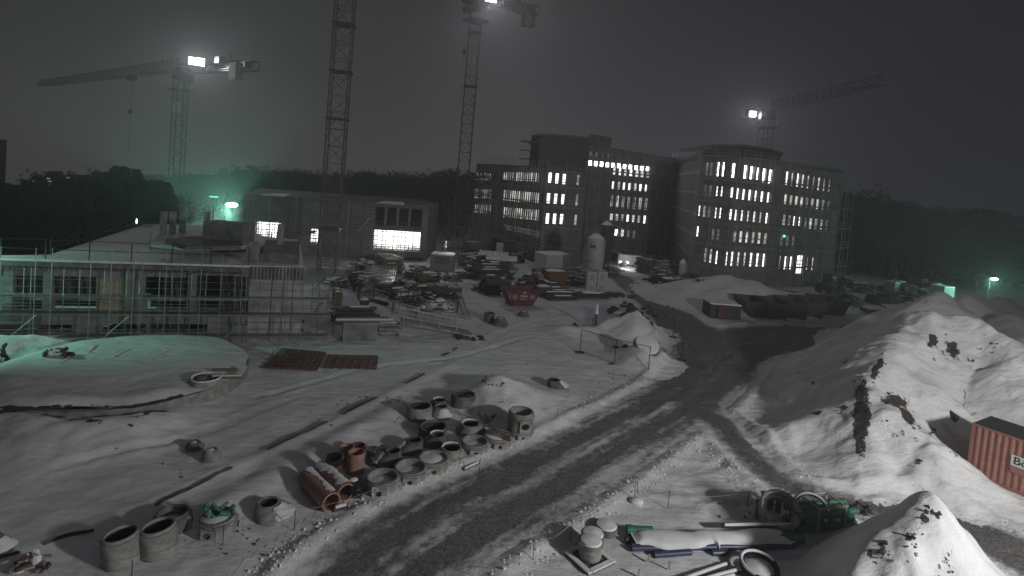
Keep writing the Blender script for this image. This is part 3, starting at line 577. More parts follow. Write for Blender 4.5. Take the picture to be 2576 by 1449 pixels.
for wl, h, m, cr, mu in allw[95:]:
    rest.setdefault(m, MB()).quad(wl.p(h[0], h[2], -.06), wl.p(h[1], h[2], -.06), wl.p(h[1], h[3], -.06), wl.p(h[0], h[3], -.06))
    for c_ in cr: z = h[2]+(h[3]-h[2])*c_; wl.slab(fb, h[0], h[1], z-.05, z+.05, -.055, .0)
fo = fb.build('window_rows', 'gdark', off); fo['kind'] = 'stuff'
for m, mb in rest.items(): mb.build('pane', m, fo)
def roofslab(poly, z, name='roof', m='concd', th=.3, parent=off): return MB().prism(poly, z-th, z).build(name, m, parent)
def inw(wl, u, o): q = wl.p(u, 0, -o); return (q.x, q.y)
roofslab([P[0], P[1], P[2], inw(W2, W2.L, 18), inw(W1, 0, 16)], tops[1]+.25)
roofslab([P[3], P[4], inw(W3, W3.L, 15), inw(W3, 0, 15)], tops[1]+5.05)
roofslab([P[4], P[5], P[6], P[7], P[8], inw(W7, W7.L, 16), inw(W5, 0, 40)], tops[5]+.3)
# set-back top storey of the right wing with a low curved roof edge
ub = [V2(2515, 112), V2(2640, 95), V2(2745, 91), V2(2850, 95), V2(2892, 101), V2(2860, 112)]
zr = atY(*PH(2745, 549), 91).z
o = MB().prism(ub, tops[5]+.3, zr).build('penthouse_wall', 'facade2', off)
MB().prism([(x*1.012-.5, y*.99) for x, y in ub], zr, zr+.4).build('roof', 'concd', off)
Wp = Wall(ub[0], ub[1]); tw = MB()
for i in range(10):
    u, z = Wp.uz(*PH(2524+i*9, 582)); tw.quad(Wp.p(u, z-.4, .06), Wp.p(u+.45, z-.4, .06), Wp.p(u+.45, z+.6, .06), Wp.p(u, z+.6, .06))
o = tw.build('window_rows', 'litE', off); o['kind'] = 'stuff'
# raised block with projecting scaffold decks, and the plant room on the roof
zb = atY(*PH(2007, 506), 97).z; U = [V2(1960, 103), V2(2007, 96.5), V2(2173, 96), V2(2173, 112), V2(1985, 114)]
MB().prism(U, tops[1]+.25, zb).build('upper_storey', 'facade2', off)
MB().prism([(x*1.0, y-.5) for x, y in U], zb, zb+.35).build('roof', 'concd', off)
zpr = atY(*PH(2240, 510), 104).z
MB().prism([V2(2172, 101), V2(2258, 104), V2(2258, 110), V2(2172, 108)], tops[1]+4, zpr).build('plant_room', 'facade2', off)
# side and back walls
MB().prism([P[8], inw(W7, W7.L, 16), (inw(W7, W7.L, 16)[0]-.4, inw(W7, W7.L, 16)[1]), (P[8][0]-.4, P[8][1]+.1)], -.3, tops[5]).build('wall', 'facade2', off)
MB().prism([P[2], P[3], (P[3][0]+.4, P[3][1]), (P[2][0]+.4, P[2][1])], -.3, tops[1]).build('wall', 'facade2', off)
# lit strip of loose neon-bright edges beside the lamps
s_ = MB()
for dy in (0, 7): a = W3.uz(*c1(1640, 437+dy*4)); s_.bar(W3.p(max(.2, a[0]), a[1], .1), W3.p(a[0]+4.6, a[1], .1), .05)
s_.build('strip_light', 'litC', off)
b = MB(); b.blob(tuple(W7.p(*W7.uz(*c3(1094, 932)), .4)), (.22, .1, .22), 8, 6, 0)
tag(b.build('signal_lamp', 'gspot'), 'tiny green lamp glowing on the scaffolded facade of the right wing', 'lamp')
# scaffolding in front of the shell
def scaffold(name, label, walls, z1, lift=2.1, bay=2.6, off_=(.9, .15), m='net', group=None, decks=True, toe=True, top=1.1, r=.035, skip=()):
    t = thing(name, label, 'scaffolding', (0, 0, 0), 0, group)
    for wl in walls:
        n = max(1, int(wl.L/bay)); st = MB(); lg = MB()
        for i in range(n+1):
            u = wl.L*i/n
            for o_ in off_: st.bar(wl.p(u, 0, o_), wl.p(u, z1+top, o_), r, 4, cap=False)
            for k in range(1, int(z1/lift)+1): lg.bar(wl.p(u, k*lift, off_[0]), wl.p(u, k*lift, off_[1]), r*.8, 4, cap=False)
        for k in range(1, int((z1+.5)/lift)+1):
            z = k*lift
            for dz in ((.0, .5, 1.0)): lg.bar(wl.p(0, z+dz, off_[0]), wl.p(wl.L, z+dz, off_[0]), r*.8, 4, cap=False)
            if decks: d = MB(); wl.slab(d, 0, wl.L, z-.06, z-.015, off_[1]+.03, off_[0]-.03); 
            if decks and toe: wl.slab(d, 0, wl.L, z+.0, z+.16, off_[0]-.029, off_[0]-.005)
            if decks: d.build('deck', 'concd' if m == 'net' else 'snowlit', t)
        for i in range(0, n-1, 3): lg.bar(wl.p(wl.L*i/n, 0, off_[0]+.04), wl.p(wl.L*(i+1)/n, min(z1, 2*lift), off_[0]+.04), r*.8, 4, cap=False)
        st.build('standards', m, t); lg.build('ledgers', m, t)
    return t
scaffold('scaffolding', 'dim scaffolding wrapped around the left wing of the tall shell', [W1, W2], tops[1], 3.3)
scaffold('scaffolding', 'dim scaffolding across the recessed middle wing of the tall shell', [W3], tops[1]+4.8, 3.3)
scaffold('scaffolding', 'dim scaffolding in front of the right wing of the tall shell', [W5, W6, W7], tops[5], 3.3)
We = Wall(V2(3135, 95.2), V2(3163, 97.5)); scaffold('scaffolding', 'scaffolding tower past the right end of the tall shell', [We], tops[5]-2, 3.3)
Wu = Wall(V2(1925, 99), V2(1962, 97.5))
t = thing('scaffolding', 'scaffold tower with three projecting decks left of the raised block', 'scaffolding'); q = MB()
for px in (1922, 1935, 1948, 1960):
    for Y in (99, 102): g = V2(px, Y); q.bar((g[0], g[1], tops[1]), (g[0], g[1], zb+2), .04, 4)
for k, py in enumerate((525, 559, 592)):
    z = atY(*PH(1940, py), 99).z; a, b_ = V2(1922, 99), V2(1975, 98); MB().prism([a, b_, (b_[0], b_[1]+3), (a[0], a[1]+3)], z-.1, z).build('deck', 'gdark', t)
    for dz in (.7, 1.4): q.bar((a[0], a[1], z+dz), (b_[0], b_[1], z+dz), .03, 4)
q.build('standards', 'net', t)
# guard rail on the roofs
def rail(name, label, pts, h=1.1, n=3, step=2.4, m='net', r=.03, cat='railing'):
    t = thing(name, label, cat); b = MB(); c_ = MB()
    for a, d in zip(pts[:-1], pts[1:]):
        a = Vector(a); d = Vector(d); L = (d-a).length; k = max(1, int(L/step))
        for i in range(k+1): p_ = a+(d-a)*i/k; b.bar(p_, p_+Vector((0, 0, h)), r, 4)
        for j in range(1, n+1): c_.bar(a+Vector((0, 0, h*j/n)), d+Vector((0, 0, h*j/n)), r*.8, 4)
    b.build('post', m, t); c_.build('rail', m, t); return t
V3 = lambda p_, z: (p_[0], p_[1], z)
rail('guard_rail', 'guard rail along the roof edge of the left wing', [V3(P[0], tops[1]+.25), V3(P[1], tops[1]+.25)], 1.4)
rail('guard_rail', 'guard rail on the raised block and middle wing roof', [V3(U[0], zb+.35), V3(U[1], zb+.35), V3(U[2], zb+.35)], 1.6)
rail('guard_rail', 'guard rail on the middle wing roof', [V3(P[3], tops[1]+5.05), V3(P[4], tops[1]+5.05)], 1.6)
# ---------------------------------------------------------------- mid building with the two lit halls
ca = lambda x, y: PH(x/2.0125, 500+y/2.0125); cb = lambda x, y: PH(1000+x/2.0125, 500+y/2.0125)
hall = thing('hall_building', 'two-storey dark shell with a brilliantly lit scaffolded hall opening', 'building')
HB = [V2(905, 78), V2(1600, 84), V2(1637, 96)]
H1 = Wall(HB[0], HB[1]); 
def hole(wl, cf, x0, y0, x1, y1):
    u0, _ = wl.uz(*cf(x0, (y0+y1)/2)); u1, _ = wl.uz(*cf(x1, (y0+y1)/2)); xm = (x0+x1)/2; return (u0, u1, wl.uz(*cf(xm, y1))[1], wl.uz(*cf(xm, y0))[1])
h_l = hole(H1, cb, 808, 738, 1160, 886); h_u = hole(H1, cb, 820, 562, 1172, 722); h_a = hole(H1, ca, 1925, 672, 2112, 812); h_s = hole(H1, cb, 332, 722, 386, 838); h_b = hole(H1, cb, 835, 935, 1185, 985)
zt = H1.uz(*cb(700, 536))[1]
wall_with_holes(H1, 0, H1.L, -.3, zt, [h_l, h_u, h_a, h_s, h_b], 'wall', 'facade', hall, .5)
MB().prism([HB[0], HB[1], HB[2], (HB[2][0]-4, 104), (HB[0][0]-6, 96)], zt, zt+.3).build('roof', 'concd', hall)
for (a_, b_) in ((.70, .86), (.08, .2)): MB().prism([H1.p(H1.L*a_, 0, -.6)[:2], H1.p(H1.L*b_, 0, -.6)[:2], H1.p(H1.L*b_, 0, -7)[:2], H1.p(H1.L*(a_+.04), 0, -6)[:2]], zt+.303, zt+.4).build('roof_snow', 'snowcap', hall)
for i in range(15):
    q = MB(); u = H1.L*(i+.5)/15
    if not any(h[0]-.3 < u < h[1]+.3 for h in (h_l, h_u, h_a, h_s)): H1.slab(q, u-.09, u+.09, 0, zt-.02, .004, .07); q.build('cladding_joint', 'facade2', hall)
for z in (zt*.5,):
    q = MB(); H1.slab(q, h_s[1]+.3, h_u[0]-.3, z-.08, z+.08, .073, .12); q.build('cladding_joint', 'concd', hall)
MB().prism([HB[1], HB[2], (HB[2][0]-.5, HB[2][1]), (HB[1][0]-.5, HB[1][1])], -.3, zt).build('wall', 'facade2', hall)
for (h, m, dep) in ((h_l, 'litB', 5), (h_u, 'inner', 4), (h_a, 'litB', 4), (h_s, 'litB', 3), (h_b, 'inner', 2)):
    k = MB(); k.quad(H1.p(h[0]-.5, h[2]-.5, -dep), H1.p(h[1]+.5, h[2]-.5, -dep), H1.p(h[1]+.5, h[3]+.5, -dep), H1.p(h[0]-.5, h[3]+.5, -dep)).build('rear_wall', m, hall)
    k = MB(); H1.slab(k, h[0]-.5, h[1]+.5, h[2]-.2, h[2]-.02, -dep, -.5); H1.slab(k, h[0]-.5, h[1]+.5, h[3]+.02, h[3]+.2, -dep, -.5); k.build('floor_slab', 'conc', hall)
def hallscaf(label, h, nx, nz, dep, seed, arch=True):
    t = thing('scaffolding', label, 'scaffolding'); b = MB(); c_ = MB(); r_ = random.Random(seed); L = h[1]-h[0]; Z = h[3]-h[2]
    for i in range(nx+1):
        u = h[0]+L*i/nx+r_.uniform(-.1, .1); b.bar(H1.p(u, h[2], -dep), H1.p(u, h[3], -dep), r_.choice((.03, .05, .07)), 4)
    for j in range(nz+1):
        z = h[2]+Z*j/nz; c_.bar(H1.p(h[0], z, -dep-.05), H1.p(h[0]+L*r_.choice((.72, 1)), z, -dep-.05), .045 if j % 2 else .09, 4)
    for i in range(0, nx, 2): u = h[0]+L*i/nx; v = h[0]+L*(i+1)/nx; b.bar(H1.p(u, h[2], -dep+.06), H1.p(v, h[2]+Z*.33, -dep+.06), .03, 4); b.bar(H1.p(v, h[2], -dep+.06), H1.p(u, h[2]+Z*.33, -dep+.06), .03, 4)
    b.build('standards', 'gdark', t); c_.build('ledgers', 'gdark', t)
for f in (.22, .48, .74):
    q = MB(); u = h_u[0]+(h_u[1]-h_u[0])*f; H1.slab(q, u-.16, u+.16, h_u[2], h_u[3], -1.5, -1.2); q.build('inner_column', 'conc', hall)
q = MB(); H1.slab(q, h_u[0], h_u[1], h_u[2]+.9, h_u[2]+1.0, -.6, -.52); H1.slab(q, h_u[0], h_u[1], h_u[2]+.02, h_u[2]+.45, -.45, -.3); q.build('guard_boards', 'wood', hall)
hallscaf('black scaffolding frame standing inside the brilliantly lit hall opening', h_l, 12, 9, 1.2, 2)
hallscaf('scaffolding in the lit opening left of the yellow crane mast', h_a, 11, 7, 1.0, 3)
hallscaf('scaffolding in the narrow lit opening behind the yellow crane mast', h_s, 4, 6, .8, 4)
lamp('hall_light', H1.p((h_l[0]+h_l[1])/2, h_l[2]+2, -3), 900, (1, .98, .95), .5)
lamp('hall_light', H1.p((h_a[0]+h_a[1])/2, h_a[2]+2, -2), 500, (1, .98, .95), .5)
Hs = Wall((HB[0][0]-0, HB[0][1]), (H1.p(h_u[0]-.3, 0).x, H1.p(h_u[0]-.3, 0).y)); scaffold('scaffolding', 'thin scaffolding on the blank grey wall left of the lit hall', [Hs], zt, 2.2, 3, (.9, .2), decks=False, top=.6)
# stair flight on the wall
t = thing('site_stair', 'diagonal snow-lined stair flight on the grey wall left of the lit hall', 'stairs'); a = H1.uz(*cb(685, 735)); c_ = H1.uz(*cb(778, 635)); b = MB(); b.bar(H1.p(a[0], a[1], 1.0), H1.p(c_[0], c_[1], 1.0), .16); b.build('stringer', 'snowlit', t)
b = MB(); b.bar(H1.p(a[0], a[1]+1, 1.0), H1.p(c_[0], c_[1]+1, 1.0), .04); b.build('handrail', 'net', t)
# unfinished columns and rebar cages left of the hall
for k, (x0, x1, yt, yb, lab) in enumerate(((1190, 1207, 555, 680, 'leftmost lone concrete column on the raw slab before the wood'), (1438, 1460, 545, 672, 'pale concrete column right of the rebar cage on the raw slab'))):
    g = atY(*ca((x0+x1)/2, yb), 74); hh = atY(*ca((x0+x1)/2, yt), 74).z; tag(MB().box((g.x, 74, (g.z+hh)/2), (.5, .5, hh-g.z)).build('column', 'conc'), lab, 'column', 'raw columns')
t = thing('rebar_cage', 'dark rebar mesh wall standing on the raw slab under the green lamp', 'rebar'); b = MB(); c_ = MB()
def reb(x0, x1, yt, yb, Y, nx, nz):
    for i in range(nx+1): x = x0+(x1-x0)*i/nx; p_ = atY(*ca(x, yb), Y); z = atY(*ca(x, yt), Y).z; b.bar((p_.x, Y, p_.z), (p_.x, Y, z), .035, 3)
    p0, p1 = atY(*ca(x0, yb), Y), atY(*ca(x1, yb), Y); z1 = atY(*ca(x0, yt), Y).z
    for j in range(nz+1): z = p0.z+(z1-p0.z)*j/nz; c_.bar((p0.x, Y, z), (p1.x, Y, z), .035, 3)
reb(1275, 1435, 510, 665, 74, 9, 8); reb(1480, 1600, 530, 660, 75, 7, 6); reb(1800, 1935, 500, 680, 76, 9, 6); b.build('upright_bars', 'gdark', t); c_.build('cross_bars', 'gdark', t)
rawslab = thing('raw_upper_slab', 'stepped snow-dusted upper slab under construction behind the low building', 'building')
Ys = 60
def sl(pix, z, th, name, m): MB().prism([(lambda g: (g.x, g.y))(G(*ca(x, y), z)) for x, y in pix], z-th, z).build(name, m, rawslab)
sl([(1140, 825), (1400, 850), (1900, 850), (2240, 850), (2250, 800), (1900, 780), (1500, 690), (1160, 690)], 6.3, .35, 'slab', 'snowcap')
sl([(1240, 800), (1430, 775), (1800, 780), (1820, 850), (1400, 850)], 6.9, .3, 'slab', 'concd')
b = MB()
for x, y in ((1230, 700), (1300, 700), (1375, 690), (1560, 690), (1660, 790), (1770, 790), (2110, 800)): p_ = G(*ca(x, y+60), 6.3); b.box((p_.x, p_.y, 7.3), (.4, .4, 2))
b.build('column_stub', 'conc', rawslab)
tag(MB().box(tuple(G(*ca(1725, 830), 6.5)+Vector((0, 0, .9))), (3.2, 2.2, 1.7)).build('site_container', 'concd'), 'grey green box on the raw slab below the green lamp', 'container')
# ---------------------------------------------------------------- low front building
low = thing('low_building', 'two-storey concrete shell with plastic-sheeted bays and a snowy roof, front left', 'building')
La, Lb = (-36.6, 35.6), (-15.4, 42.2); LW = Wall(La, Lb); ZR = 5.65
def T3(x, y): return (x/3.0, 335.4+y/3.0)
def lh(x0, y0, x1, y1): return hole(LW, T3, x0, y0, x1, y1)
bays = [lh(108, 1075, 345, 1228), lh(395, 1080, 725, 1235), lh(1060, 1085, 1425, 1230), lh(1478, 1075, 1868, 1235), lh(108, 1262, 345, 1325), lh(395, 1265, 725, 1330), lh(1098, 1265, 1428, 1335), lh(1480, 1265, 1870, 1345), lh(742, 1100, 928, 1240), lh(742, 1262, 928, 1340)]
lowh = [lh(-60, 1445, 540, 1500), lh(760, 1440, 1100, 1500), lh(1130, 1440, 1560, 1500)]
u_r, _ = LW.uz(*T3(1880, 1200)); u_e = LW.L
wall_with_holes(LW, 0, u_r, -.4, ZR-.35, bays+lowh, 'wall', 'wallc', low, .4)
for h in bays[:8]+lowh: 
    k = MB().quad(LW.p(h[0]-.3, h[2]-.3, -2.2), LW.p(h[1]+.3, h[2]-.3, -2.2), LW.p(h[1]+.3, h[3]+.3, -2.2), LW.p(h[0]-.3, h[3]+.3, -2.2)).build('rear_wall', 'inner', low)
def sheet(h, seed, m='film'):
    r_ = random.Random(seed); b = MB(); nx, nz = 26, 8; k = len(b.v)
    for j in range(nz+1):
        for i in range(nx+1):
            u = h[0]+(h[1]-h[0])*i/nx; z = h[2]+(h[3]-h[2])*j/nz; o_ = -.25-.1*math.sin(i*1.1+seed+j*.25)-.06*math.sin(i*2.7+j*.9); b.v.append(tuple(LW.p(u, z, o_+r_.uniform(-.02, .02))))
    for j in range(nz):
        for i in range(nx): q = j*(nx+1)+i; b.f.append((q, q+1, q+nx+2, q+nx+1))
    return b.build('plastic_sheet', m, low, smooth=True)
for i, h in enumerate(bays[:8]):
    if i in (0, 1): sheet(h, i)
    elif i in (2, 3): sheet((h[0]+(h[1]-h[0])*.45, h[1], h[2], h[3]), i)
    elif i == 7: sheet((h[0]+(h[1]-h[0])*.4, h[1], h[2], h[3]), i)
for h in bays[8:]:
    b = MB(); n = 5
    for i in range(n): a = h[0]+(h[1]-h[0])*i/n; LW.slab(b, a+.01, a+(h[1]-h[0])/n-.012, h[2], h[3], -.2, -.14)
    b.build('board_panel', 'woodp' if h is bays[8] else 'woodp', low)
for x in (72, 367, 975, 1450): u, _ = LW.uz(*T3(x, 1200)); b = MB(); LW.slab(b, u-.26, u+.26, 1.4, ZR-.35, .003, .2); b.build('column', 'wallc', low)
# right-hand block: formed concrete panels, capped by orange-edged formwork
b = MB(); n = 5; Lr = u_e-u_r
for j, (z0, z1) in enumerate(((-.4, 1.5), (1.5, 3.45), (3.45, ZR-.9))):
    for i in range(n): LW.slab(b, u_r+Lr*i/n+.01, u_r+Lr*(i+1)/n-.01, z0+.01, z1-.01, -.4, .05)
LW.slab(b, u_r, u_e, -.4, ZR-.9, -.5, -.41)
b.build('panel_wall', 'panelc', low)
b = MB(); c_ = MB(); LW.slab(b, u_r, u_e, ZR-.89, ZR+.05, -.3, .08)
for i in range(15): u = u_r+Lr*(i+.3)/15; LW.slab(c_, u, u+.07, ZR-.89, ZR+.0, .083, .14)
b.build('edge_formwork', 'wallc', low); c_.build('formwork_rib', 'rust', low)
b = MB(); c_ = MB()
LW.slab(b, 0, u_r, ZR-.34, ZR-.05, -.5, .35)
for i in range(46): u = LW.L*.012+i*(u_r-.4)/46; LW.slab(c_, u, u+.12, ZR-.55, ZR-.345, -.3, .33)
b.build('slab_edge', 'concd', low); c_.build('joist_ends', 'rust', low)
b = MB(); q = [LW.p(0, 0, 0), LW.p(u_e, 0, 0), LW.p(u_e, 0, -.4), LW.p(0, 0, -.4)]
roofp = [(lambda g: (g.x, g.y))(G(*T3(x, y), ZR)) for x, y in ((-60, 1010), (1880, 1030), (2262, 1010), (2262, 835), (1600, 700), (1100, 690), (760, 800), (380, 925))]
roofp[0] = tuple(LW.p(0, 0, -.0))[:2]; roofp[1] = tuple(LW.p(u_r, 0, 0))[:2]; roofp[2] = tuple(LW.p(u_e, 0, -.32))[:2]
# snowy roof with low drifts
b = MB(); b.prism(roofp, ZR-.045, ZR+.1); b.build('roof', 'snowcap', low)
LE = Wall(tuple(LW.p(.0, 0, -.42))[:2], roofp[7]); k = MB(); LE.slab(k, 0, LE.L, -.4, ZR-.06, -.3, 0); k.build('wall', 'facade2', low)
k = MB(); LW.slab(k, 10, u_e-.5, -.4, ZR-.4, -9.3, -9); k.build('wall', 'facade2', low)
e0, e1 = roofp[2], roofp[3]
MB().prism([e0, e1, (e1[0]-.4, e1[1]), (e0[0]-.4, e0[1])], -.4, ZR-.06).build('wall', 'facade2', low)
rail('edge_protection', 'double dark edge protection boards along the front roof edge of the low building', [tuple(LW.p(.5, ZR+.1, -.3)), tuple(LW.p(u_r-.2, ZR+.1, -.3))], 1.3, 2, 2.4, 'gdark', .04)
rail('edge_protection', 'edge protection on the far roof edge of the low building before the pines', [V3(roofp[7], ZR+.1), V3(roofp[6], ZR+.1), V3(roofp[5], ZR+.1)], 1.3, 3, 3, 'gdark', .03)
t = thing('roof_upstand', 'raised rebar-topped formwork box on the right end of the low roof', 'formwork')
p0 = G(*T3(1890, 1010), ZR); b = MB(); k0 = [G(*T3(x, y), ZR) for x, y in ((1975, 985), (2255, 1000), (2255, 890), (2000, 880))]; b.prism([(g.x, g.y) for g in k0], ZR+.1, ZR+.9); b.build('box_wall', 'concd', t)
MB().box((k0[0].x-.6, k0[0].y-.3, ZR+.9), (.8, .5, 1.6)).build('end_post', 'wallc', t)
b = MB(); 
for i in range(14): g = k0[3]+(k0[2]-k0[3])*i/13; b.bar((g.x, g.y, ZR+.9), (g.x, g.y, ZR+1.7), .025, 3)
b.build('rebar', 'rust', t)
t = thing('parasol_prop', 'tilted dark shoring beam with snow at the back right corner of the low roof', 'beam'); g = G(*T3(2300, 900), ZR); MB().bar((g.x-1.3, g.y, ZR+1.2), (g.x+.8, g.y, ZR+2.0), .16).build('beam', 'wood', t); MB().bar((g.x+.1, g.y, ZR), (g.x+.1, g.y, ZR+1.6), .06).build('prop', 'steel', t)
SW = Wall(tuple(LW.p(-.5, 0, .35))[:2], tuple(LW.p(u_e+2.2, 0, .35))[:2])
scf = thing('scaffolding', 'bright galvanised scaffolding along the whole front of the low building', 'scaffolding')
for k, x in enumerate((20, 78, 145, 160, 240, 262, 345, 350, 366, 400, 425, 432, 510, 517, 611, 618, 712, 720, 763, 60, 105, 200, 290, 318, 462, 480, 560, 590, 655, 690)):
    u, _ = SW.uz(x, 760); MB().bar(SW.p(u, 0, 1.0 if k % 2 == 0 else .1), SW.p(u, ZR+1.1 if k % 2 == 0 else ZR-.4, 1.0 if k % 2 == 0 else .1), .026, 5).build('standard', 'steel', scf)
for z in (.75, 2.35, 3.55): d = MB(); SW.slab(d, .3, SW.L-.2, z-.07, z, .1, 1.0); SW.slab(d, .3, SW.L-.2, z+.003, z+.04, .3, .98) ; d.build('deck', 'steel' if z != 3.55 else 'snowlit', scf)
b = MB()
for z in (1.3, 1.8, 2.9, 3.1, 4.2, 4.7): b.bar(SW.p(.3, z, 1.03), SW.p(SW.L-.2, z+.02, 1.03), .018, 5)
for u in (1, 4.2, 9.5, 17, 21.5): b.bar(SW.p(u, 0, 1.06), SW.p(u+2.2, 2.3, 1.06), .018, 5)
for z in (.35, 2.0, 5.2): b.bar(SW.p(.3, z, .12), SW.p(SW.L-.2, z, .12), .018, 5)
b.build('ledgers', 'steel', scf)
def stair_tower(label, px, pyb, hgt, w=1.3):
    t = thing('stair_tower', label, 'scaffolding'); g = G(px, pyb); a = MB(); b = MB()
    for dx in (0, w):
        for dy in (0, 1.6): a.bar((g.x+dx, g.y+dy, 0), (g.x+dx, g.y+dy, hgt), .035, 5)
    for k in range(int(hgt/1.0)+1):
        z = k*1.0; b.bar((g.x, g.y, z), (g.x+w, g.y, z), .03, 4); b.bar((g.x+w, g.y, z), (g.x+w, g.y+1.6, z), .03, 4); b.bar((g.x, g.y, z), (g.x, g.y+1.6, z), .03, 4)
    for k in range(int(hgt/2)): b.bar((g.x, g.y+.8, k*2), (g.x+w, g.y+.8, k*2+2), .06, 4)
    a.build('standard', 'steel', t); b.build('ledgers', 'steel', t)
stair_tower('bright scaffold access tower at the right corner of the low building', 778, 855, 6.6)
# low walls and trestles in front
def lowwall(label, x0, y0, x1, y1, h, m='wallc', th=.3):
    a, b_ = G(x0, y0), G(x1, y1); wl = Wall(a, b_); k = MB(); wl.slab(k, 0, wl.L, -.2, h, -th, 0); tag(k.build('low_wall', m), label, 'wall')
lowwall('short pale concrete stub wall before the low building, left of the right block', 528, 858, 616, 864, 1.35)
lowwall('green-lit concrete stub wall under the left part of the low building', 190, 848, 250, 852, 1.0)
lowwall('thin concrete footing wall at the right foot of the low building', 618, 842, 762, 850, .45, 'conc')
# ================================================================ CONCRETE RINGS, CONES, BASES
def dep(b): return H/math.hypot(H, math.hypot(b[0], b[1]))
def spot(x, yb, w):
    b = G(x, yb); r = w*.5*dep(b); b = G(x, yb-r); b.z = gz(b.x, b.y)-.02; return b
def arc(R, r, a0, a1, z, n=14):
    return [(math.cos(a0+(a1-a0)*i/n)*R, math.sin(a0+(a1-a0)*i/n)*R, z) for i in range(n+1)]
def ringp(kind, x, yt, yb, w, label, side=0., snow='', m='conc', rt=.62, fill=None, group='concrete shaft parts', lean=0.):
    w *= (math.cos(math.atan2(b0.x, b0.y))**.9 if (b0 := G(x, yb)) else 1)
    w *= {'R': 1.04, 'C': 1.1, 'B': 1.06}[kind]
    b = spot(x, yb, w); s = mpp(b); R = w*s/2; h = max(.3, hz(b, yt)-b.z)*{'R': 1.06, 'C': 1.16, 'B': 1.1}[kind]; wl = min(.13, R*.2)
    nm = {'R': 'concrete_ring', 'C': 'concrete_cone', 'B': 'shaft_base'}[kind]
    t = thing(nm, label, {'R': 'concrete ring', 'C': 'concrete cone', 'B': 'shaft base'}[kind], b, math.radians(side), group, ry=lean)
    if kind == 'R':
        MB().lathe([(R*.985, 0), (R, .04), (R, h-.12), (R-.045, h-.11), (R-.05, h), (R-wl, h), (R-wl, h-.1)], 40).build('body', m, t, smooth=True); MB().lathe([(R-wl, h-.1), (R-wl-.01, .05), (.01, .05)], 40).build('inner_wall', 'painted_shade', t, smooth=True)  # inner wall coloured almost black to stand for the shade inside
    elif kind == 'C':
        r = R*rt; dx = R-r; ri = r-wl*.8
        MB().lathe([(R, 0), (R, h*.22), (R-(R-r)*.5, h*.58, dx*-.5), (r, h*.86, -dx), (r, h*.88, -dx), (r-.035, h*.89, -dx), (r-.035, h, -dx), (ri, h, -dx), (ri, h-.06, -dx)], 40).build('body', m, t, smooth=True); MB().lathe([(ri, h-.06, -dx), (ri+.02, h*.8, -dx), (R-wl, h*.25, 0), (R-wl, .05), (.01, .05)], 40).build('inner_wall', 'painted_shade', t, smooth=True)
        if 's' in snow:                                # snow lying on the sloping side
            k = MB(); n = 12; rows = []
            for j in range(7):
                f = j/6; z = h*(.24+.6*f); rr = R-(R-r)*f; d_ = -dx*f; am = .85-.25*f+.1*math.sin(j*2+x)
                rows.append([(d_+math.cos(a)*(rr+.07*math.cos(a/am*1.4)), math.sin(a)*(rr+.07*math.cos(a/am*1.4)), z+.05*math.cos(a/am*1.4)+.02) for a in [am*(-1+2*i/n) for i in range(n+1)]])
            for rw in rows: k.v += rw
            for j in range(6):
                for i in range(n): q = j*(n+1)+i; k.f.append((q, q+1, q+n+2, q+n+1))
            k.build('snow_patch', 'snowcap', t, smooth=True)
        if 'f' in snow: MB().lathe([(ri, 0), (ri*.6, .05), (.01, .07)], 20, (-dx, 0, h-.07)).build('snow_fill', 'snowcap', t, smooth=True)
    else:
        MB().lathe([(R*.97, 0), (R*.97, h*.72), (R*1.0, h*.74), (R*1.0, h-.1), (R-.05, h-.09), (R-.06, h), (R-wl, h), (R-wl, .1), (.01, .1)], 40).build('body', m, t, smooth=True)
        for a in (-.35, 1.5, 2.9):
            p = MB(); p.box((R*.93*math.cos(a), R*.93*math.sin(a), h*.36), (.16, R*.85, h*.7), a); pp = p.build('cast_panel', 'conc', t)
            if a < 2: MB().bar((R*1.0*math.cos(a), R*1.0*math.sin(a), h*.38), ((R+.075)*math.cos(a), (R+.075)*math.sin(a), h*.38), h*.17, 14).build('pipe_socket', 'dark', pp)
    if 'i' in snow: MB().lathe([(R-wl-.01, 0), (R*.5, .06), (.01, .09)], 24, (0, 0, h*(fill or .45))).build('snow_fill', 'snowcap', t, smooth=True)
    if 'r' in snow:
        rr = (R*rt-.06) if kind == 'C' else R-.09; d_ = -(R-R*rt) if kind == 'C' else 0; a0 = 1.0-math.radians(side)
        MB().path([(p[0]+d_, p[1], p[2]) for p in arc(rr, 0, a0, a0+2.3, h+.01)], .045, 6).build('snow_rim', 'snowcap', t, smooth=True)
    return t, b, R, h
L0 = -.12
ringp('R', 308, 1345, 1432, 97, 'frontmost tall pale concrete ring, leftmost of the front pair', lean=L0)
ringp('R', 402, 1325, 1410, 92, 'tall concrete ring right of the frontmost one', lean=L0)
ringp('B', 432, 1292, 1350, 88, 'wide low shaft base with snow inside, half hidden behind the front pair', snow='i', m='concd', side=-60, lean=L0*.6)
t5, b5, R5_, h5 = ringp('B', 547, 1300, 1358, 90, 'shaft base piled with broken green pipe pieces', snow='i', fill=.85, side=-70)
for k in range(15):
    a = random.uniform(0, 6.28); q = random.uniform(.02, R5_*.72); c = Vector((b5.x+math.cos(a)*q, b5.y+math.sin(a)*q, b5.z+h5*.9+random.uniform(.02, .22))); d = Vector((random.uniform(-1, 1), random.uniform(-1, 1), random.uniform(.1, .9))).normalized(); L = random.uniform(.22, .42)
    tag(MB().bar(c, c+d*L, random.uniform(.05, .09), 10).build('pipe_piece', 'green', smooth=True), 'short green pipe piece dumped in the shaft base at front left', 'pipe piece', 'green pipe pieces in the base')
ringp('C', 690, 1270, 1320, 92, 'concrete cone left of the orange pipes with thick snow on its sloping side', side=-12, snow='s', rt=.6)
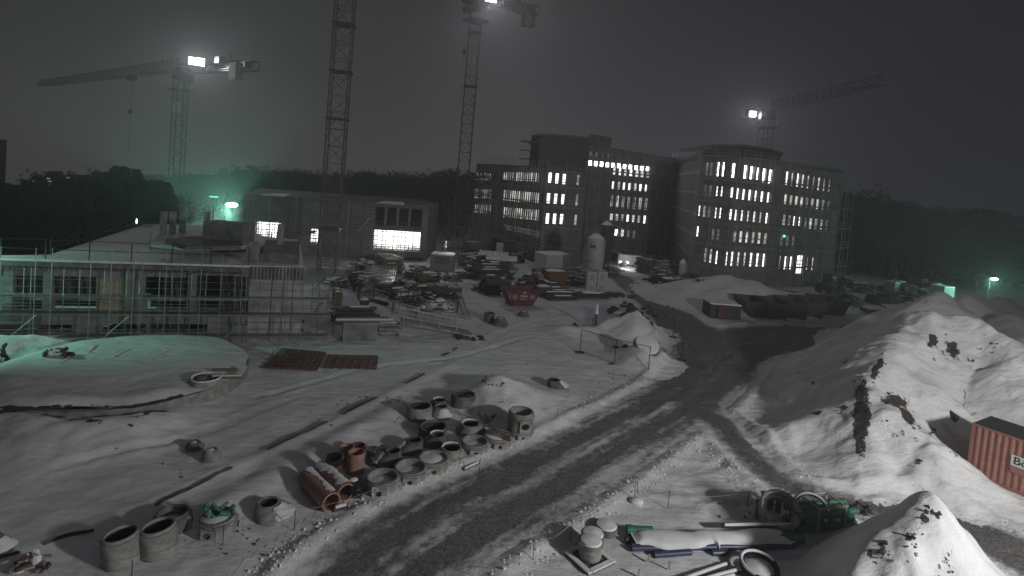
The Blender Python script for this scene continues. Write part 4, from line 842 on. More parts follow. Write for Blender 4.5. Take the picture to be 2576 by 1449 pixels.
ringp('C', 491, 1110, 1138, 44, 'left one of two lone snow-filled cones on the empty left field', rt=.66, snow='f', m='concd', side=90)
ringp('C', 533, 1130, 1168, 50, 'right one of two lone snow-filled cones on the empty left field', rt=.66, snow='f', side=90)
ringp('B', 961, 1200, 1250, 82, 'shaft base chalked with a letter D, nearest the lying orange pipes', snow='i', side=-66)
ringp('B', 1031, 1175, 1225, 80, 'shaft base right of the one chalked D', snow='i', side=-60)
ringp('B', 1089, 1152, 1200, 76, 'shaft base third along the roadside row', snow='i', fill=.7, side=-58)
ringp('C', 1133, 1122, 1170, 72, 'pale concrete cone standing in the roadside row of bases', side=100, snow='r', rt=.66)
ringp('B', 1193, 1110, 1152, 68, 'shaft base between the pale cone and the plank-covered base', snow='i', side=-60)
tp, bp_, Rp, hp = ringp('B', 1251, 1095, 1137, 68, 'shaft base covered with snowy planks', side=-58, snow='i', fill=.92)
for k in range(4):
    c = Vector((bp_.x, bp_.y-.25+.2*k, bp_.z+hp+.03+.03*(k % 2))); tag(MB().box(tuple(c), (1.5-.1*k, .14, .03), -.5).build('plank', 'wood'), 'weathered plank lying across the covered shaft base', 'plank', 'planks on the covered base')
tb, bb, Rb, hb_ = ringp('B', 1306, 1080, 1115, 62, 'lower base of the stacked pair at the right end of the row', side=-55)
t2, b2, R2_, h2 = ringp('B', 1306, 1040, 1114, 62, 'upper base of the stacked pair, tallest of the roadside row', side=-50, snow='i')
t2.location.z = bb.z+hb_+.02; 
for ch in t2.children:
    if not ch.name.startswith('snow'): ch.scale.z = max(.45, (h2-hb_)/h2)
    else: ch.location.z = 0
zz = max(.45, (h2-hb_)/h2); t2.scale.z = zz
for ch in t2.children: ch.scale.z = 1
ringp('C', 975, 1136, 1180, 62, 'cone with a green cap behind the base chalked D', side=180, snow='s', rt=.64, m='concd')
ringp('C', 1030, 1108, 1150, 60, 'dark cone with snow on its left side behind the base row', side=180, snow='s', rt=.66, m='concd')
ringp('C', 1090, 1092, 1132, 58, 'cone with a white rim in front of the wide dark ring', side=150, snow='r', rt=.64, m='concd')
ringp('R', 1088, 1072, 1112, 70, 'wide dark concrete ring in the middle of the group', m='concd')
ringp('C', 1183, 1062, 1106, 70, 'dark-footed cone with a snowy rim and twigs beside it', side=90, snow='r', rt=.62)
ringp('R', 1053, 1020, 1064, 64, 'left ring of the back row beside the small cones', m='conc')
ringp('R', 1163, 992, 1042, 60, 'tallest ring of the back row, in front of the smooth snow heap', m='concd')
ringp('C', 1105, 1004, 1034, 50, 'small cone standing between the two back row rings', side=90, snow='r', rt=.62, m='concd')
ringp('C', 1112, 1028, 1058, 50, 'small cone with a snow-covered front, before the back row', side=-60, snow='s', rt=.64)
ringp('C', 1402, 958, 985, 48, 'lone cone with snow on its right side, right of the smooth heap', side=0, snow='s', rt=.6, m='concd')
ringp('R', 1230, 788, 813, 26, 'small dark ring left of the two cones below the red skip', m='concd')
ringp('C', 1258, 800, 824, 36, 'squat cone right of the small dark ring below the red skip', side=90, rt=.6, snow='f', m='concd')
ringp('C', 1316, 783, 799, 28, 'small snow-topped cone under the right end of the red skip', side=90, rt=.66, snow='f', m='concd')
ringp('R', 117, 855, 872, 19, 'small snow-filled ring at the far left beside the basin', snow='i', fill=.95, m='concd')
ringp('C', -8, 1355, 1405, 92, 'snow-clad cone cut off by the left picture edge', side=0, snow='s', rt=.6)
g = G(970, 1155); tag(MB().blob((g.x-.1, g.y+.1, hz((g.x, g.y), 1130)), (.34, .26, .12), 10, 6, .2).build('crumpled_sheet', 'green', smooth=True), 'crumpled green sheet lying on a cone in the group', 'sheet')
def twigs(label, x, y, h, n=16):
    g = G(x, y); b = MB()
    for i in range(n): a = Vector((g.x+random.uniform(-.15, .15), g.y, gz(g.x, g.y))); d = Vector((random.uniform(-.6, .6), random.uniform(-.4, .4), 1)); e_ = a+d*h*random.uniform(.5, 1); b.bar(a, e_, .012, 3); b.bar(e_-d*h*.2, e_+Vector((random.uniform(-.3, .3), .1, .05)), .03, 3)
    tag(b.build('dead_weed', 'twig'), label, 'plant')
twigs('dead weed stalks beside the dark-footed cone', 1222, 1082, .8)
twigs('dead weed sprig on the snow in front of the left back ring', 1060, 1078, .4)
text('chalk_letter', 'D', .55, 'inkw', bpy.data.objects['shaft_base.002'], (0, 0, 0), (0, 0, 0), .004)
o = [c for c in bpy.data.objects['shaft_base.002'].children if c.name.startswith('chalk')][0]
bs = bpy.data.objects['shaft_base.002']; d_ = math.radians(66); Rr = .64
o.location = (Rr*1.14*math.cos(-.35-.1), Rr*1.14*math.sin(-.35-.1)-.12, .3); o.rotation_euler = (math.pi/2, 0, math.pi/2-.35); o.scale = (.8, .9, 1)
def ripple(R, L, pitch=.12, amp=.025, wall=.03, n=26, m='orange'):
    pr = []; k = int(L/pitch*2)
    for i in range(k+1): pr.append((R+(amp if i % 2 else 0), L*i/k))
    pr += [(R-wall, L), (R-wall-.001, L-.01)]
    for i in range(k, -1, -2): pr.append((R-wall-(amp if (i//2) % 2 else 0), L*i/k))
    return MB().lathe(pr, n)
def standpipe(x, yt, yb, w, label, m='orange', nm='corrugated_pipe'):
    b = spot(x, yb, w); R = w*mpp(b)/2; h = max(.4, hz(b, yt)-b.z); t = thing(nm, label, 'pipe', b, 0, 'standing pipes'); ripple(R, h, .14, R*.05).build('pipe_wall', m, t, smooth=True)
    MB().lathe([(R-.03, 0), (.01, 0)], 20, (0, 0, .3)).build('inner_floor', 'dark', t); return b, R, h
standpipe(870, 1122, 1172, 34, 'orange corrugated pipe standing at the back of the pipe group')
standpipe(898, 1120, 1160, 36, 'brown corrugated pipe standing behind the orange one', 'rust')
standpipe(893, 1136, 1197, 42, 'front standing orange corrugated pipe, brightest of the group')
b_, R_, h_ = standpipe(838, 1166, 1215, 38, 'dark brown pipe stub carrying the black flanged collar', 'rust')
tag(MB().lathe([(R_*.95, 0), (R_*1.0, .02), (R_*1.0, .3), (R_*1.25, .33), (R_*1.25, .4), (R_*1.05, .42), (R_*.85, .38), (R_*.82, 0)], 28).build('pipe_collar', 'dark', None, (b_.x, b_.y, b_.z+h_-.1), smooth=True), 'black flanged collar ring on top of the dark brown pipe', 'collar')
def lying(x0, y0, x1, y1, w, label, cover, m='orange', L=None):
    a, b = G(x0, y0), G(x1, y1); R = w*mpp(b)/2; d = (b-a); d.z = 0; LL = d.length; t = thing('corrugated_pipe', label, 'pipe', (a.x, a.y, R+gz(a.x, a.y)), math.atan2(d.y, d.x), 'lying corrugated pipes')
    o = ripple(R, LL, .09, R*.045).build('pipe_wall', m, t, rot=(0, math.pi/2, 0), smooth=True)
    k = MB(); n = 30; mm = 9                       # snow lying along the top
    for i in range(n+1):
        f = i/n; x_ = LL*(.02+.96*f); wd = cover*(.75+.3*math.sin(f*7+x0)+.12*math.sin(f*31))*(1 if f < .9 else .7); sh = .35 if cover < .9 else .1
        for j in range(mm+1): a_ = math.pi/2-sh+wd*(-1+2*j/mm); rr = R*1.07+.05*math.cos((-1+2*j/mm)*1.5); k.v.append((x_, math.cos(a_)*rr, math.sin(a_)*rr))
    for i in range(n):
        for j in range(mm): q = i*(mm+1)+j; k.f.append((q, q+1, q+mm+2, q+mm+1))
    k.build('snow_patch', 'snowcap', t, smooth=True)
lying(768, 1222, 832, 1288, 46, 'lower lying orange corrugated pipe, bare on its left side', .55)
lying(805, 1200, 868, 1262, 44, 'upper lying orange corrugated pipe, thickly snow-topped', 1.0)
def drum(x, yt, yb, w, label, m='dark', nm='plastic_drum', cap=True):
    b = spot(x, yb, w); R = w*mpp(b)/2; h = max(.3, hz(b, yt)-b.z); t = thing(nm, label, 'drum', b, 0)
    MB().lathe([(R*.92, 0), (R*.96, .05), (R, h*.3), (R*.97, h*.34), (R, h*.38), (R, h*.66), (R*.97, h*.7), (R, h*.74), (R, h*.97), (R*1.02, h), (R*.9, h), (.01, h-.01)], 30).build('body', m, t, smooth=True)
    if cap: MB().lathe([(R*.93, 0), (R*.85, .06), (R*.5, .10), (.01, .12)], 28, (0, 0, h)).build('snow_cap', 'snowcap', t, smooth=True)
    return t, b, R, h
t_, b_, R_, h_ = drum(892, 1210, 1255, 46, 'black plastic shaft drum in front of the orange pipes', cap=False); MB().lathe([(R_*.5, 0), (R_*.3, .05), (.01, .06)], 16, (-R_*.3, .1, h_)).build('snow_cap', 'snowcap', t_, smooth=True)
drum(938, 1130, 1172, 34, 'film-wrapped drum behind the base chalked D', 'film', cap=False)
# black bundle behind
def log(x0, y0, x1, y1, r, label, m='snowcap', nm='snowed_pipe', cat='pipe', endm='dark', z=0, grp=None, n=10):
    a, b = G(x0, y0), G(x1, y1); za, zb_ = gz(a.x, a.y)+r+z, gz(b.x, b.y)+r+z; t = thing(nm, label, cat, (a.x, a.y, za), 0, grp); v = Vector((b.x-a.x, b.y-a.y, zb_-za)); MB().bar((0, 0, 0), v, r, n).build('tube', endm, t, smooth=True)
    if m == 'snowcap': u = v.normalized(); MB().path([u*(.08*1)+Vector((0, 0, r*.55)), v*.5+Vector((0, 0, r*.7)), v-u*.08+Vector((0, 0, r*.55))], r*.85, 9).build('snow_layer', 'snowcap', t, smooth=True)
    return t
log(838, 1288, 875, 1280, .1, 'short snow-covered pipe lying before the orange pipes', endm='rust')
log(1165, 1187, 1205, 1168, .07, 'snow-dusted beam end sticking out by the roadside', endm='wood')
# ================================================================ ROUND BASIN
bc = G(326, 953); bm = mpp(bc); Rb = 6.45
t = thing('round_basin', 'big round concrete basin with a snow-covered lid at left', 'basin', (bc.x, bc.y, -.05)); bh = .85
k = MB(); n = 72
k.lathe([(Rb, 0), (Rb, bh), (Rb-.3, bh), (Rb-.3, 0)], n); k.build('ring_wall', 'conc', t, smooth=True)
nr, na = 60, 200; RR_, AA_ = np.meshgrid(np.linspace(.0, 1, nr)**.7*(Rb-.02), np.linspace(0, 2*math.pi, na), indexing='ij')
fr_ = np.clip(np.sin(-AA_-.25), 0, 1); lx, ly = np.cos(AA_)*RR_, np.sin(AA_)*RR_
over = .10*fbm(AA_*3, AA_*0+2.2, 3, 140)+.12*fr_*np.sin(AA_*6); RX = RR_*(1+over*(RR_/Rb)**8*.6); lx, ly = np.cos(AA_)*RX, np.sin(AA_)*RX
dome = .14*(1-(RR_/Rb)**6)+.03; lz = bh+dome+fr_*.22*np.exp(-((RR_/Rb-.86)/.12)**2)*(.5+.9*vnoise(AA_*2.5, AA_*0, 141))+.09*fbm(lx*.5, ly*.5, 4, 142)+.03*fbm(lx*2, ly*2, 3, 145)
la = np.clip(1.25-np.abs(RR_/Rb-.985)/.03, 0, 1)*(np.sin(AA_) < -.55)*(.25+.75*vnoise(AA_*5, AA_*0+4, 143))
o = grid_mesh('snow_lid', lx, ly, lz, SNOWP, la, parent=t)
k = MB()
for i, (x0, y0, x1, y1) in enumerate(((222, 884, 245, 862), (280, 893, 325, 874), (380, 893, 425, 877), (150, 912, 178, 892))):
    a, b = G(x0, y0, bh+.2), G(x1, y1, bh+.2); a -= Vector((bc.x, bc.y, -.02)); b -= Vector((bc.x, bc.y, -.02)); k.bar(a-Vector((0, 0, .03)), b-Vector((0, 0, .03)), .035, 6)
k.build('lid_ribs', 'snowcap', t)
# soil spilled over the front wall
for (x0, y0, x1, y1, w_) in ((300, 1046, 440, 1036, .45), (440, 1035, 560, 1000, .4), (110, 1040, 180, 1050, .35)): pass
g = G(517, 962, bh+.1); t = thing('lid_ring', 'snow-filled concrete ring lying on the right part of the basin', 'concrete ring', (g.x, g.y, bh+.1)); MB().lathe([(.82, 0), (.82, .28), (.66, .28), (.62, .08), (.01, .1)], 36).build('body', 'conc', t, smooth=True); MB().lathe([(.8, .281), (.74, .34), (.68, .281)], 36).build('snow_rim', 'snowcap', t, smooth=True)
MB().lathe([(.3, 0), (.3, .2), (.01, .22)], 18, (-.3, .1, .1)).build('inner_collar', 'concd', t, smooth=True)
g = G(570, 950, bh+.1)
t = thing('formwork_corner', 'dark snow-edged timber frame corner right of the ring on the basin', 'formwork', (g.x, g.y, bh+.25), .25)
k = MB(); k.box((.1, -.5, .06), (1.5, .14, .16)); k.box((.85, .2, .06), (.14, 1.5, .16)); k.box((-.3, .7, .06), (1.3, .12, .14)); k.build('timber', 'wood', t); k = MB(); k.box((.1, -.5, .16), (1.5, .13, .05)); k.box((.85, .2, .16), (.13, 1.5, .05)); k.build('snow_layer', 'snowcap', t)
def debris(label, x, y, w, n, ms=('wood', 'tarp', 'snowcap'), z=0., h=.35, nm='debris_pile', cat='debris', seed=0):
    r_ = random.Random(seed+int(x)); g = G(x, y, z); s = mpp(g); z0 = z if z else gz(g.x, g.y); t = thing(nm, label, cat, (g.x, g.y, z0)); W = w*s/2
    for i, m in enumerate(ms):
        b = MB()
        for _ in range(max(2, n//len(ms))):
            u, v = r_.uniform(-W, W), r_.uniform(-W*.5, W*.5); q = 1-.7*abs(u)/W; L = r_.uniform(.2, .9)*min(1.6, W)
            if m in ('snowcap', 'tarp'): b.blob((u, v, h*q*r_.uniform(.3, 1)), (L*.45, L*.35, .1+.1*r_.random()), 8, 5, .2)
            else: b.box((u, v, h*q*r_.uniform(.1, 1)), (L, r_.uniform(.06, .14), r_.uniform(.05, .1)), r_.uniform(0, 3.1), 1, 0, r_.uniform(-.3, .3))
        b.build({'wood': 'timber', 'tarp': 'dark_lump', 'snowcap': 'snow_lump', 'gdark': 'metal_scrap', 'rust': 'rusty_scrap', 'steel': 'tubes', 'red': 'red_part', 'green': 'green_part', 'blue': 'blue_part'}.get(m, 'piece'), m, t)
    return t
debris('heap of snow-capped dark scrap on the upper left of the basin lid', 150, 892, 60, 24, z=bh+.2)
debris('dark scrap lumps at the left rim of the basin', 85, 915, 50, 16)
debris('dark scrap against the left picture edge beside the basin', 6, 920, 26, 22, ('tarp', 'gdark'), h=1.6)
debris('snow-capped scrap at the bottom left corner', 75, 1432, 90, 26, ('snowcap', 'conc', 'rust'), h=.5)
# dark edge of the buried sheeting along the pit
def ribbon(name, label, cat, pts, w, m):
    P_ = []; run = MB(); runs = []
    for (x0, y0), (x1, y1) in zip(pts[:-1], pts[1:]):
        for i in range(12): P_.append(G(x0+(x1-x0)*i/12, y0+(y1-y0)*i/12))
    for i, (a, c) in enumerate(zip(P_[:-1], P_[1:])):
        q0, q1 = [max(-.02, w*(vnoise(np.array([k*.35+x0]), np.array([3.3]))[0]*1.9-.95)) for k in (i, i+1)]; n_ = Vector((-(c-a).y, (c-a).x, 0)).normalized()
        if q0 <= 0 and q1 <= 0:
            if run.v: runs.append(run); run = MB()
            continue
        z0, z1 = gz(a.x, a.y)+.05, gz(c.x, c.y)+.05; q0 = max(0.01, q0); q1 = max(.01, q1)
        run.quad((a.x, a.y, z0-.08), (c.x, c.y, z1-.08), (c.x+n_.x*q1, c.y+n_.y*q1, z1+.05), (a.x+n_.x*q0, a.y+n_.y*q0, z0+.05))
    if run.v: runs.append(run)
    for r_ in runs: tag(r_.build(name, m), label, cat, 'sheeting edges along the pit bank' if len(runs) > 1 else None)
ribbon('sheeting_edge', 'black strip of buried sheeting edge showing along the pit bank', 'sheeting', [(-40, 1425), (110, 1378), (300, 1320), (480, 1235), (690, 1130), (850, 1055), (1000, 980), (1075, 945)], .24, 'tarp')
ribbon('sheeting_edge', 'short black sheeting edge on the open snow right of the rebar mats', 'sheeting', [(1110, 900), (1160, 872)], .35, 'tarp')
# ================================================================ LOWER RIGHT STORE
tb_, bb_, Rb_, hb2 = drum(1483, 1372, 1421, 59, 'snow-topped concrete barrel standing on a snowy pallet', 'conc', 'barrel')
tb_.location.z += .18
def pallet(label, c, rz, w=1.35):
    t = thing('pallet', label, 'pallet', c, rz); b = MB()
    for k in (-1, 0, 1): b.box((0, k*w*.44, .05), (w, .1, .1))
    b.build('bearer', 'wood', t); b = MB()
    for k in range(6): b.box((-w/2+.1+k*(w-.2)/5, 0, .12), (.16, w, .03))
    b.build('deck_boards', 'wood', t); b = MB()
    for k in (-1, 1): b.box((k*w*.44, 0, .17), (w*.14, w*1.0, .06)); b.box((0, k*w*.44, .172), (w*.7, w*.14, .06))
    b.build('snow_layer', 'snowcap', t); return t
pallet('snowy pallet under the front barrel at the lower right', (bb_.x, bb_.y, bb_.z), .62)
tb_, bb_, Rb_, hb2 = drum(1488, 1342, 1395, 58, 'snow-topped barrel right behind the one on the pallet', 'concd', 'barrel')
drum(1524, 1322, 1352, 57, 'flat snow-topped barrel, rearmost of the three', 'concd', 'barrel')
def pipe_row(x0, y0, x1, y1, r, n, label0, mats, group, jit=.1, z0=0.):
    a, b = G(x0, y0), G(x1, y1); d = (b-a).normalized(); nn = Vector((-d.y, d.x, 0))
    for k in range(n):
        s0 = random.uniform(-jit, jit); o_ = nn*(k*r*2.08); lay = 0; p0 = a+d*s0+o_; p1 = b+d*random.uniform(-jit, jit)+o_; t = thing('long_pipe', label0, 'pipe', (p0.x, p0.y, gz(p0.x, p0.y)+r+z0), 0, group); v = p1-p0
        MB().bar((0, 0, 0), v, r, 12).build('tube', mats[k % len(mats)], t, smooth=True)
pipe_row(1590, 1384, 2000, 1378, .12, 4, 'long dark blue pipe under the big snow-covered bundle', ['blue'], 'blue pipes of the long bundle')
pipe_row(1600, 1356, 2004, 1358, .11, 1, 'long dark blue pipe at the back of the long bundle', ['blue'], 'blue pipes at the back of the bundle', z0=.15)
for (x0, y0, x1, y1, lb) in ((1582, 1348, 1640, 1350, 'green pipe socket sticking out at the left end of the long bundle'), (1960, 1368, 2012, 1370, 'green pipe socket sticking out at the right end of the long bundle')):
    a, b = G(x0, y0), G(x1, y1); t = thing('green_pipe', lb, 'pipe', (a.x, a.y, .26)); v = b-a; MB().bar((0, 0, 0), v, .16, 16).build('tube', 'green', t, smooth=True); e_ = v if x0 > 1800 else Vector((0, 0, 0)); MB().bar(e_-v.normalized()*.12, e_+v.normalized()*.12, .19, 16).build('socket', 'green', t, smooth=True)
# the thick snow blanket over the bundle
a, b = G(1600, 1385), G(2000, 1380); d = (b-a).normalized(); nn = Vector((-d.y, d.x, 0)); L = (b-a).length; k = MB(); n, mm = 60, 14
for i in range(n+1):
    f = i/n; w_ = .86+.06*math.sin(f*9); lo = -.16+.2*max(0, math.sin(f*14+1))*(f < .5)+(.14 if f > .5 else 0)
    for j in range(mm+1):
        q = j/mm; s = lo+(w_-lo)*q; z = .14+.26*math.sin(math.pi*min(1, max(0, q)))**.4+.03*math.sin(f*20+q*5); e_ = min(1, min(f, 1-f)*18); z = .24+(z-.24)*e_ if f > .02 and f < .98 else .25
        p = a+d*(L*f)+nn*s; k.v.append((p.x, p.y, z))
for i in range(n):
    for j in range(mm): q = i*(mm+1)+j; k.f.append((q, q+1, q+mm+2, q+mm+1))
tag(k.build('snow_blanket', 'snowcap', smooth=True), 'thick smooth snow blanket lying over the long pipe bundle', 'snow cover')
log(1815, 1345, 1995, 1344, .085, 'thin snow-covered pipe lying on top of the long bundle', z=.34, endm='gdark')
for (x0, y0, x1, y1, lb) in ((1635, 1372, 1685, 1378, 'blue pipe end showing through the snow left of the middle of the bundle'), (1690, 1385, 1740, 1385, 'blue pipe end in the snow before the middle of the bundle'), (1645, 1398, 1738, 1394, 'frontmost half buried thin blue pipe before the long bundle'), (1790, 1396, 1830, 1393, 'tiny half buried blue pipe right of the frontmost one')):
    log(x0, y0, x1, y1, .12, lb, m='blue', endm='blue', z=-.03)
def stake(label, x, yb, yt, w=.05, m='woodp'):
    g = G(x, yb); tag(MB().bar((g.x, g.y, 0), (g.x, g.y, hz(g, yt)), w, 4).build('stake', m), label, 'stake')
stake('short pale stake by a small hole below the long bundle', 1632, 1412, 1395, .05); stake('pale stake right of the short one near the bottom edge', 1683, 1432, 1412, .04); stake('pale stake cut by the bottom edge below the long bundle', 1607, 1450, 1432, .05)
def coil(label, x, y, w, tilt, az, n, r, m, rr=1., z=.1, snow=False):
    g = G(x, y); s = mpp(g); R = w*s/2; t = thing('hose_coil', label, 'hose coil', (g.x, g.y, z+R*abs(math.sin(tilt))), az, rx=tilt)
    for k in range(n):
        Rk = R*(1-.06*(k % 3)); b = MB(); b.path([(math.cos(a)*Rk, math.sin(a)*Rk*rr, (k//3)*r*2.1+.02*math.sin(a*3)) for a in [2*math.pi*i/40 for i in range(40)]], r, 7, True); b.build('hose_turn', m, t, smooth=True)
    if snow: MB().path([(math.cos(a)*R*.96, math.sin(a)*R*.96*rr, ((n-1)//3)*r*2.1+r) for a in [math.pi*(.1+1.2*i/20) for i in range(21)]], r*1.1, 7).build('snow_layer', 'snowcap', t, smooth=True)
    return t
coil('upright coil of dark blue hose in front of the green pipe rack', 2035, 1322, 84, 1.15, -.5, 6, .045, 'blue', z=0, snow=True)
coil('snow-filled black hose coil lying near the bottom edge', 1908, 1440, 90, .12, 0, 5, .05, 'dark', z=.12, snow=True)
g = G(1908, 1440); tag(MB().lathe([(.62, 0), (.5, .08), (.01, .14)], 26, (g.x, g.y, .1)).build('snow_fill', 'snowcap', smooth=True), 'round patch of snow inside the black hose coil', 'snow')
t = coil('thick film-wrapped coil leaning on the green pipes at left', 1955, 1318, 84, .75, -.35, 7, .11, 'snowlit', z=-.02)
for (x0, y0, x1, y1, r) in ((1715, 1462, 1830, 1422, .08), (1740, 1470, 1875, 1432, .08), (1690, 1490, 1850, 1450, .08)): log(x0, y0, x1, y1, r, 'snow-striped brown pipe pointing at the black hose coil', endm='rust', grp='brown pipes at the bottom edge')
# green pipe rack
ga, gb = G(2030, 1348), G(2150, 1336); d = (gb-ga).normalized(); nn = Vector((-d.y, d.x, 0)); t = thing('pipe_rack', 'pallet of strapped green pipes with a pale top frame', 'pipe pallet', (ga.x, ga.y, 0), math.atan2(d.y, d.x)); L = 2.5
for j in range(3):
    for i in range(3): MB().bar((-.1 if (i+j) % 2 else -.45, .2+i*.33, .2+j*.29), (L-(0 if (i+j) % 2 else -.2), .2+i*.33, .2+j*.29), .15, 14).build('green_pipe', 'green', t, smooth=True)
for x_ in (.5, 1.9): k = MB(); k.box((x_, .02, .55), (.07, .05, 1.1)); k.box((x_, 1.08, .55), (.07, .05, 1.1)); k.box((x_, .55, 1.12), (.07, 1.12, .05)); k.build('frame_strut', 'woodp', t)
for y_ in (.02, 1.08): MB().box((1.2, y_, 1.13), (1.5, .05, .05)).build('top_frame', 'woodp', t)
k = MB(); k.box((.9, .0, .6), (.16, .02, .13)); k.box((1.5, .0, .58), (.2, .02, .1)); k.build('paper_label', 'inkw', t)
for i, (x, yb, yt) in enumerate(((1918, 1282, 1243), (1936, 1285, 1247), (1956, 1288, 1252), (1905, 1300, 1265))):
    g = G(x, yb); t = thing('green_pipe', 'green pipe leaning up behind the film-wrapped coil', 'pipe', (g.x, g.y, 0), 0, 'leaning green pipes'); v = Vector((.12, .25, hz(g, yt))); MB().lathe([(.13, 0), (.13, 1), (.16, 1.01), (.16, 1.12), (.12, 1.12), (.11, .9)], 16).build('tube', 'green', t, rot=(-.2, .12, 0), smooth=True); t.scale = (1, 1, max(.5, hz(g, yt)/1.12))
debris('dark snow-dusted hose scraps at the right foot of the green pipe rack', 2165, 1290, 50, 14, ('tarp', 'gdark'), h=.7)
# ================================================================ CONTAINER
A0 = G(2430, 1192); hh = hz(A0, 1066); Bp = G(2600, 1262); d = Vector((Bp.x-A0.x, Bp.y-A0.y, 0)).normalized(); rz = math.atan2(d.y, d.x)
t = thing('shipping_container', 'rust-red corrugated container with a white and orange sign, cut by the right edge', 'container', (A0.x, A0.y, gz(A0.x, A0.y)), rz); L = 6.06; Wd = 2.44
k = MB(); n = 44
def corr(y_, sgn, x0, x1, z0, z1):
    m_ = int((x1-x0)/.07)
    pts = [(x0+(x1-x0)*i/m_, y_+sgn*(.036 if (i//2) % 2 else 0)) for i in range(m_+1)]
    for (xa, ya), (xb, yb) in zip(pts[:-1], pts[1:]): k.quad((xa, ya, z0), (xb, yb, z0), (xb, yb, z1), (xa, ya, z1))
corr(.04, -1, .1, L-.1, .16, hh-.1); k.build('corrugated_wall', 'redo', t); k = MB(); corr(Wd-.04, 1, .1, L-.1, .16, hh-.1); k.build('corrugated_wall', 'redo', t)
k = MB()
for x_ in (.05, L-.05):
    for y_ in (.05, Wd-.05): k.box((x_, y_, hh/2), (.12, .12, hh))
for y_ in (.05, Wd-.05): k.box((L/2, y_, .09), (L-.24, .1, .16)); k.box((L/2, y_, hh-.06), (L-.24, .1, .1))
for x_ in (.05, L-.05): k.box((x_, Wd/2, .09), (.1, Wd-.24, .16)); k.box((x_, Wd/2, hh-.06), (.1, Wd-.24, .1))
k.build('corner_frame', 'redo', t); MB().box((L/2, Wd/2, hh-.02), (L-.1, Wd-.1, .08)).build('roof', 'gdark', t); MB().box((.06, Wd/2, hh/2), (.05, Wd-.24, hh-.3)).build('end_wall', 'redo', t)
MB().box((1.75+.95, -.03, hh*.58), (1.9, .03, .55)).build('sign_panel', 'inkw', t); MB().box((1.75+.95, -.03, hh*.58-.45), (1.9, .031, .35)).build('sign_stripe', 'redo', t)
text('lettering', 'Bö', .55, 'ink', t, (1.85, -.055, hh*.58), (math.pi/2, 0, 0), .006, 'LEFT')
tag(MB().blob((A0.x-1.2+2.6, A0.y+3.2, hh*.6), (.5, .5, .5), 8, 6, .3).build('scrap_lump', 'tarp'), 'dark lump behind the roof corner of the rust-red container', 'scrap')
# ================================================================ TAPE BARRIERS
def tape(label, pts, h=.75, r=.009, m='steel', cat='rope barrier'):
    t = thing('rope_barrier', label, cat); G_ = [G(x, y) for x, y in pts]; b = MB(); Q = []
    for g in G_: MB().bar((g.x, g.y, 0), (g.x, g.y, h+.05), .016, 4).build('post', 'gdark', t)
    for a, c in zip(G_[:-1], G_[1:]):
        for i in range(8): f = i/8; p = a+(c-a)*f; Q.append((p.x, p.y, h-.22*math.sin(math.pi*f)))
    Q.append((G_[-1].x, G_[-1].y, h)); MB().path(Q, r, 4).build('rope', m, t)
tape('sagging rope barrier with thin posts along the left roadside by the rings', [(330, 1470), (560, 1375), (740, 1335), (1010, 1240), (1205, 1195), (1295, 1130), (1400, 1062), (1480, 1010)])
tape('sagging rope barrier with thin posts along the right roadside before the barrels', [(1240, 1475), (1340, 1412), (1435, 1362), (1595, 1255), (1680, 1278), (1880, 1278)])
# ================================================================ REBAR MATS, TRESTLES, BEAM STACKS IN FRONT OF THE LOW BUILDING
def mat_grid(label, pix, nx, ny, m='rust', r=.05, nm='formwork_grid', cat='formwork', grp=None, z=.12, layers=1):
    g = [G(x, y) for x, y in pix]; t = thing(nm, label, cat, (g[0].x, g[0].y, 0), 0, grp); o_ = g[0]; b = MB(); c_ = MB()
    for l in range(layers):
        for i in range(nx+1): f = i/nx; b.bar(g[0].lerp(g[1], f)-o_+Vector((0, 0, z+.12*l)), g[3].lerp(g[2], f)-o_+Vector((0, 0, z+.12*l)), r, 4)
        for j in range(ny+1): f = j/ny; c_.bar(g[0].lerp(g[3], f)-o_+Vector((0, 0, z+.06+.12*l)), g[1].lerp(g[2], f)-o_+Vector((0, 0, z+.06+.12*l)), r, 4)
    b.build('long_bars', m, t); c_.build('cross_bars', m, t); return t
mat_grid('left rusty ladder-like formwork grid on the snow below the concrete block', [(664, 930), (795, 936), (818, 893), (708, 884)], 9, 5, r=.07)
mat_grid('right rusty formwork grid beside the larger one', [(815, 930), (945, 933), (950, 902), (826, 900)], 6, 6, r=.06)
t = thing('trestle', 'thin bent steel tripod standing on the left formwork grid', 'trestle', G(708, 915)); k = MB(); k.bar((-.7, 0, 0), (-.6, 0, 1.3), .025, 4); k.bar((-.6, 0, 1.3), (.4, .2, .4), .02, 4); k.bar((.0, .3, 0), (.1, .3, 1.9), .02, 4); k.bar((.1, .3, 1.9), (1., .3, .9), .02, 4); k.build('tube', 'steel', t)
mat_grid('dim formwork panel lying on the back right of the basin lid', [(585*.9, 905), (720*.93, 908), (735*.98, 872), (520, 872)], 7, 5, 'concd', .02, z=bh+.35) if False else None
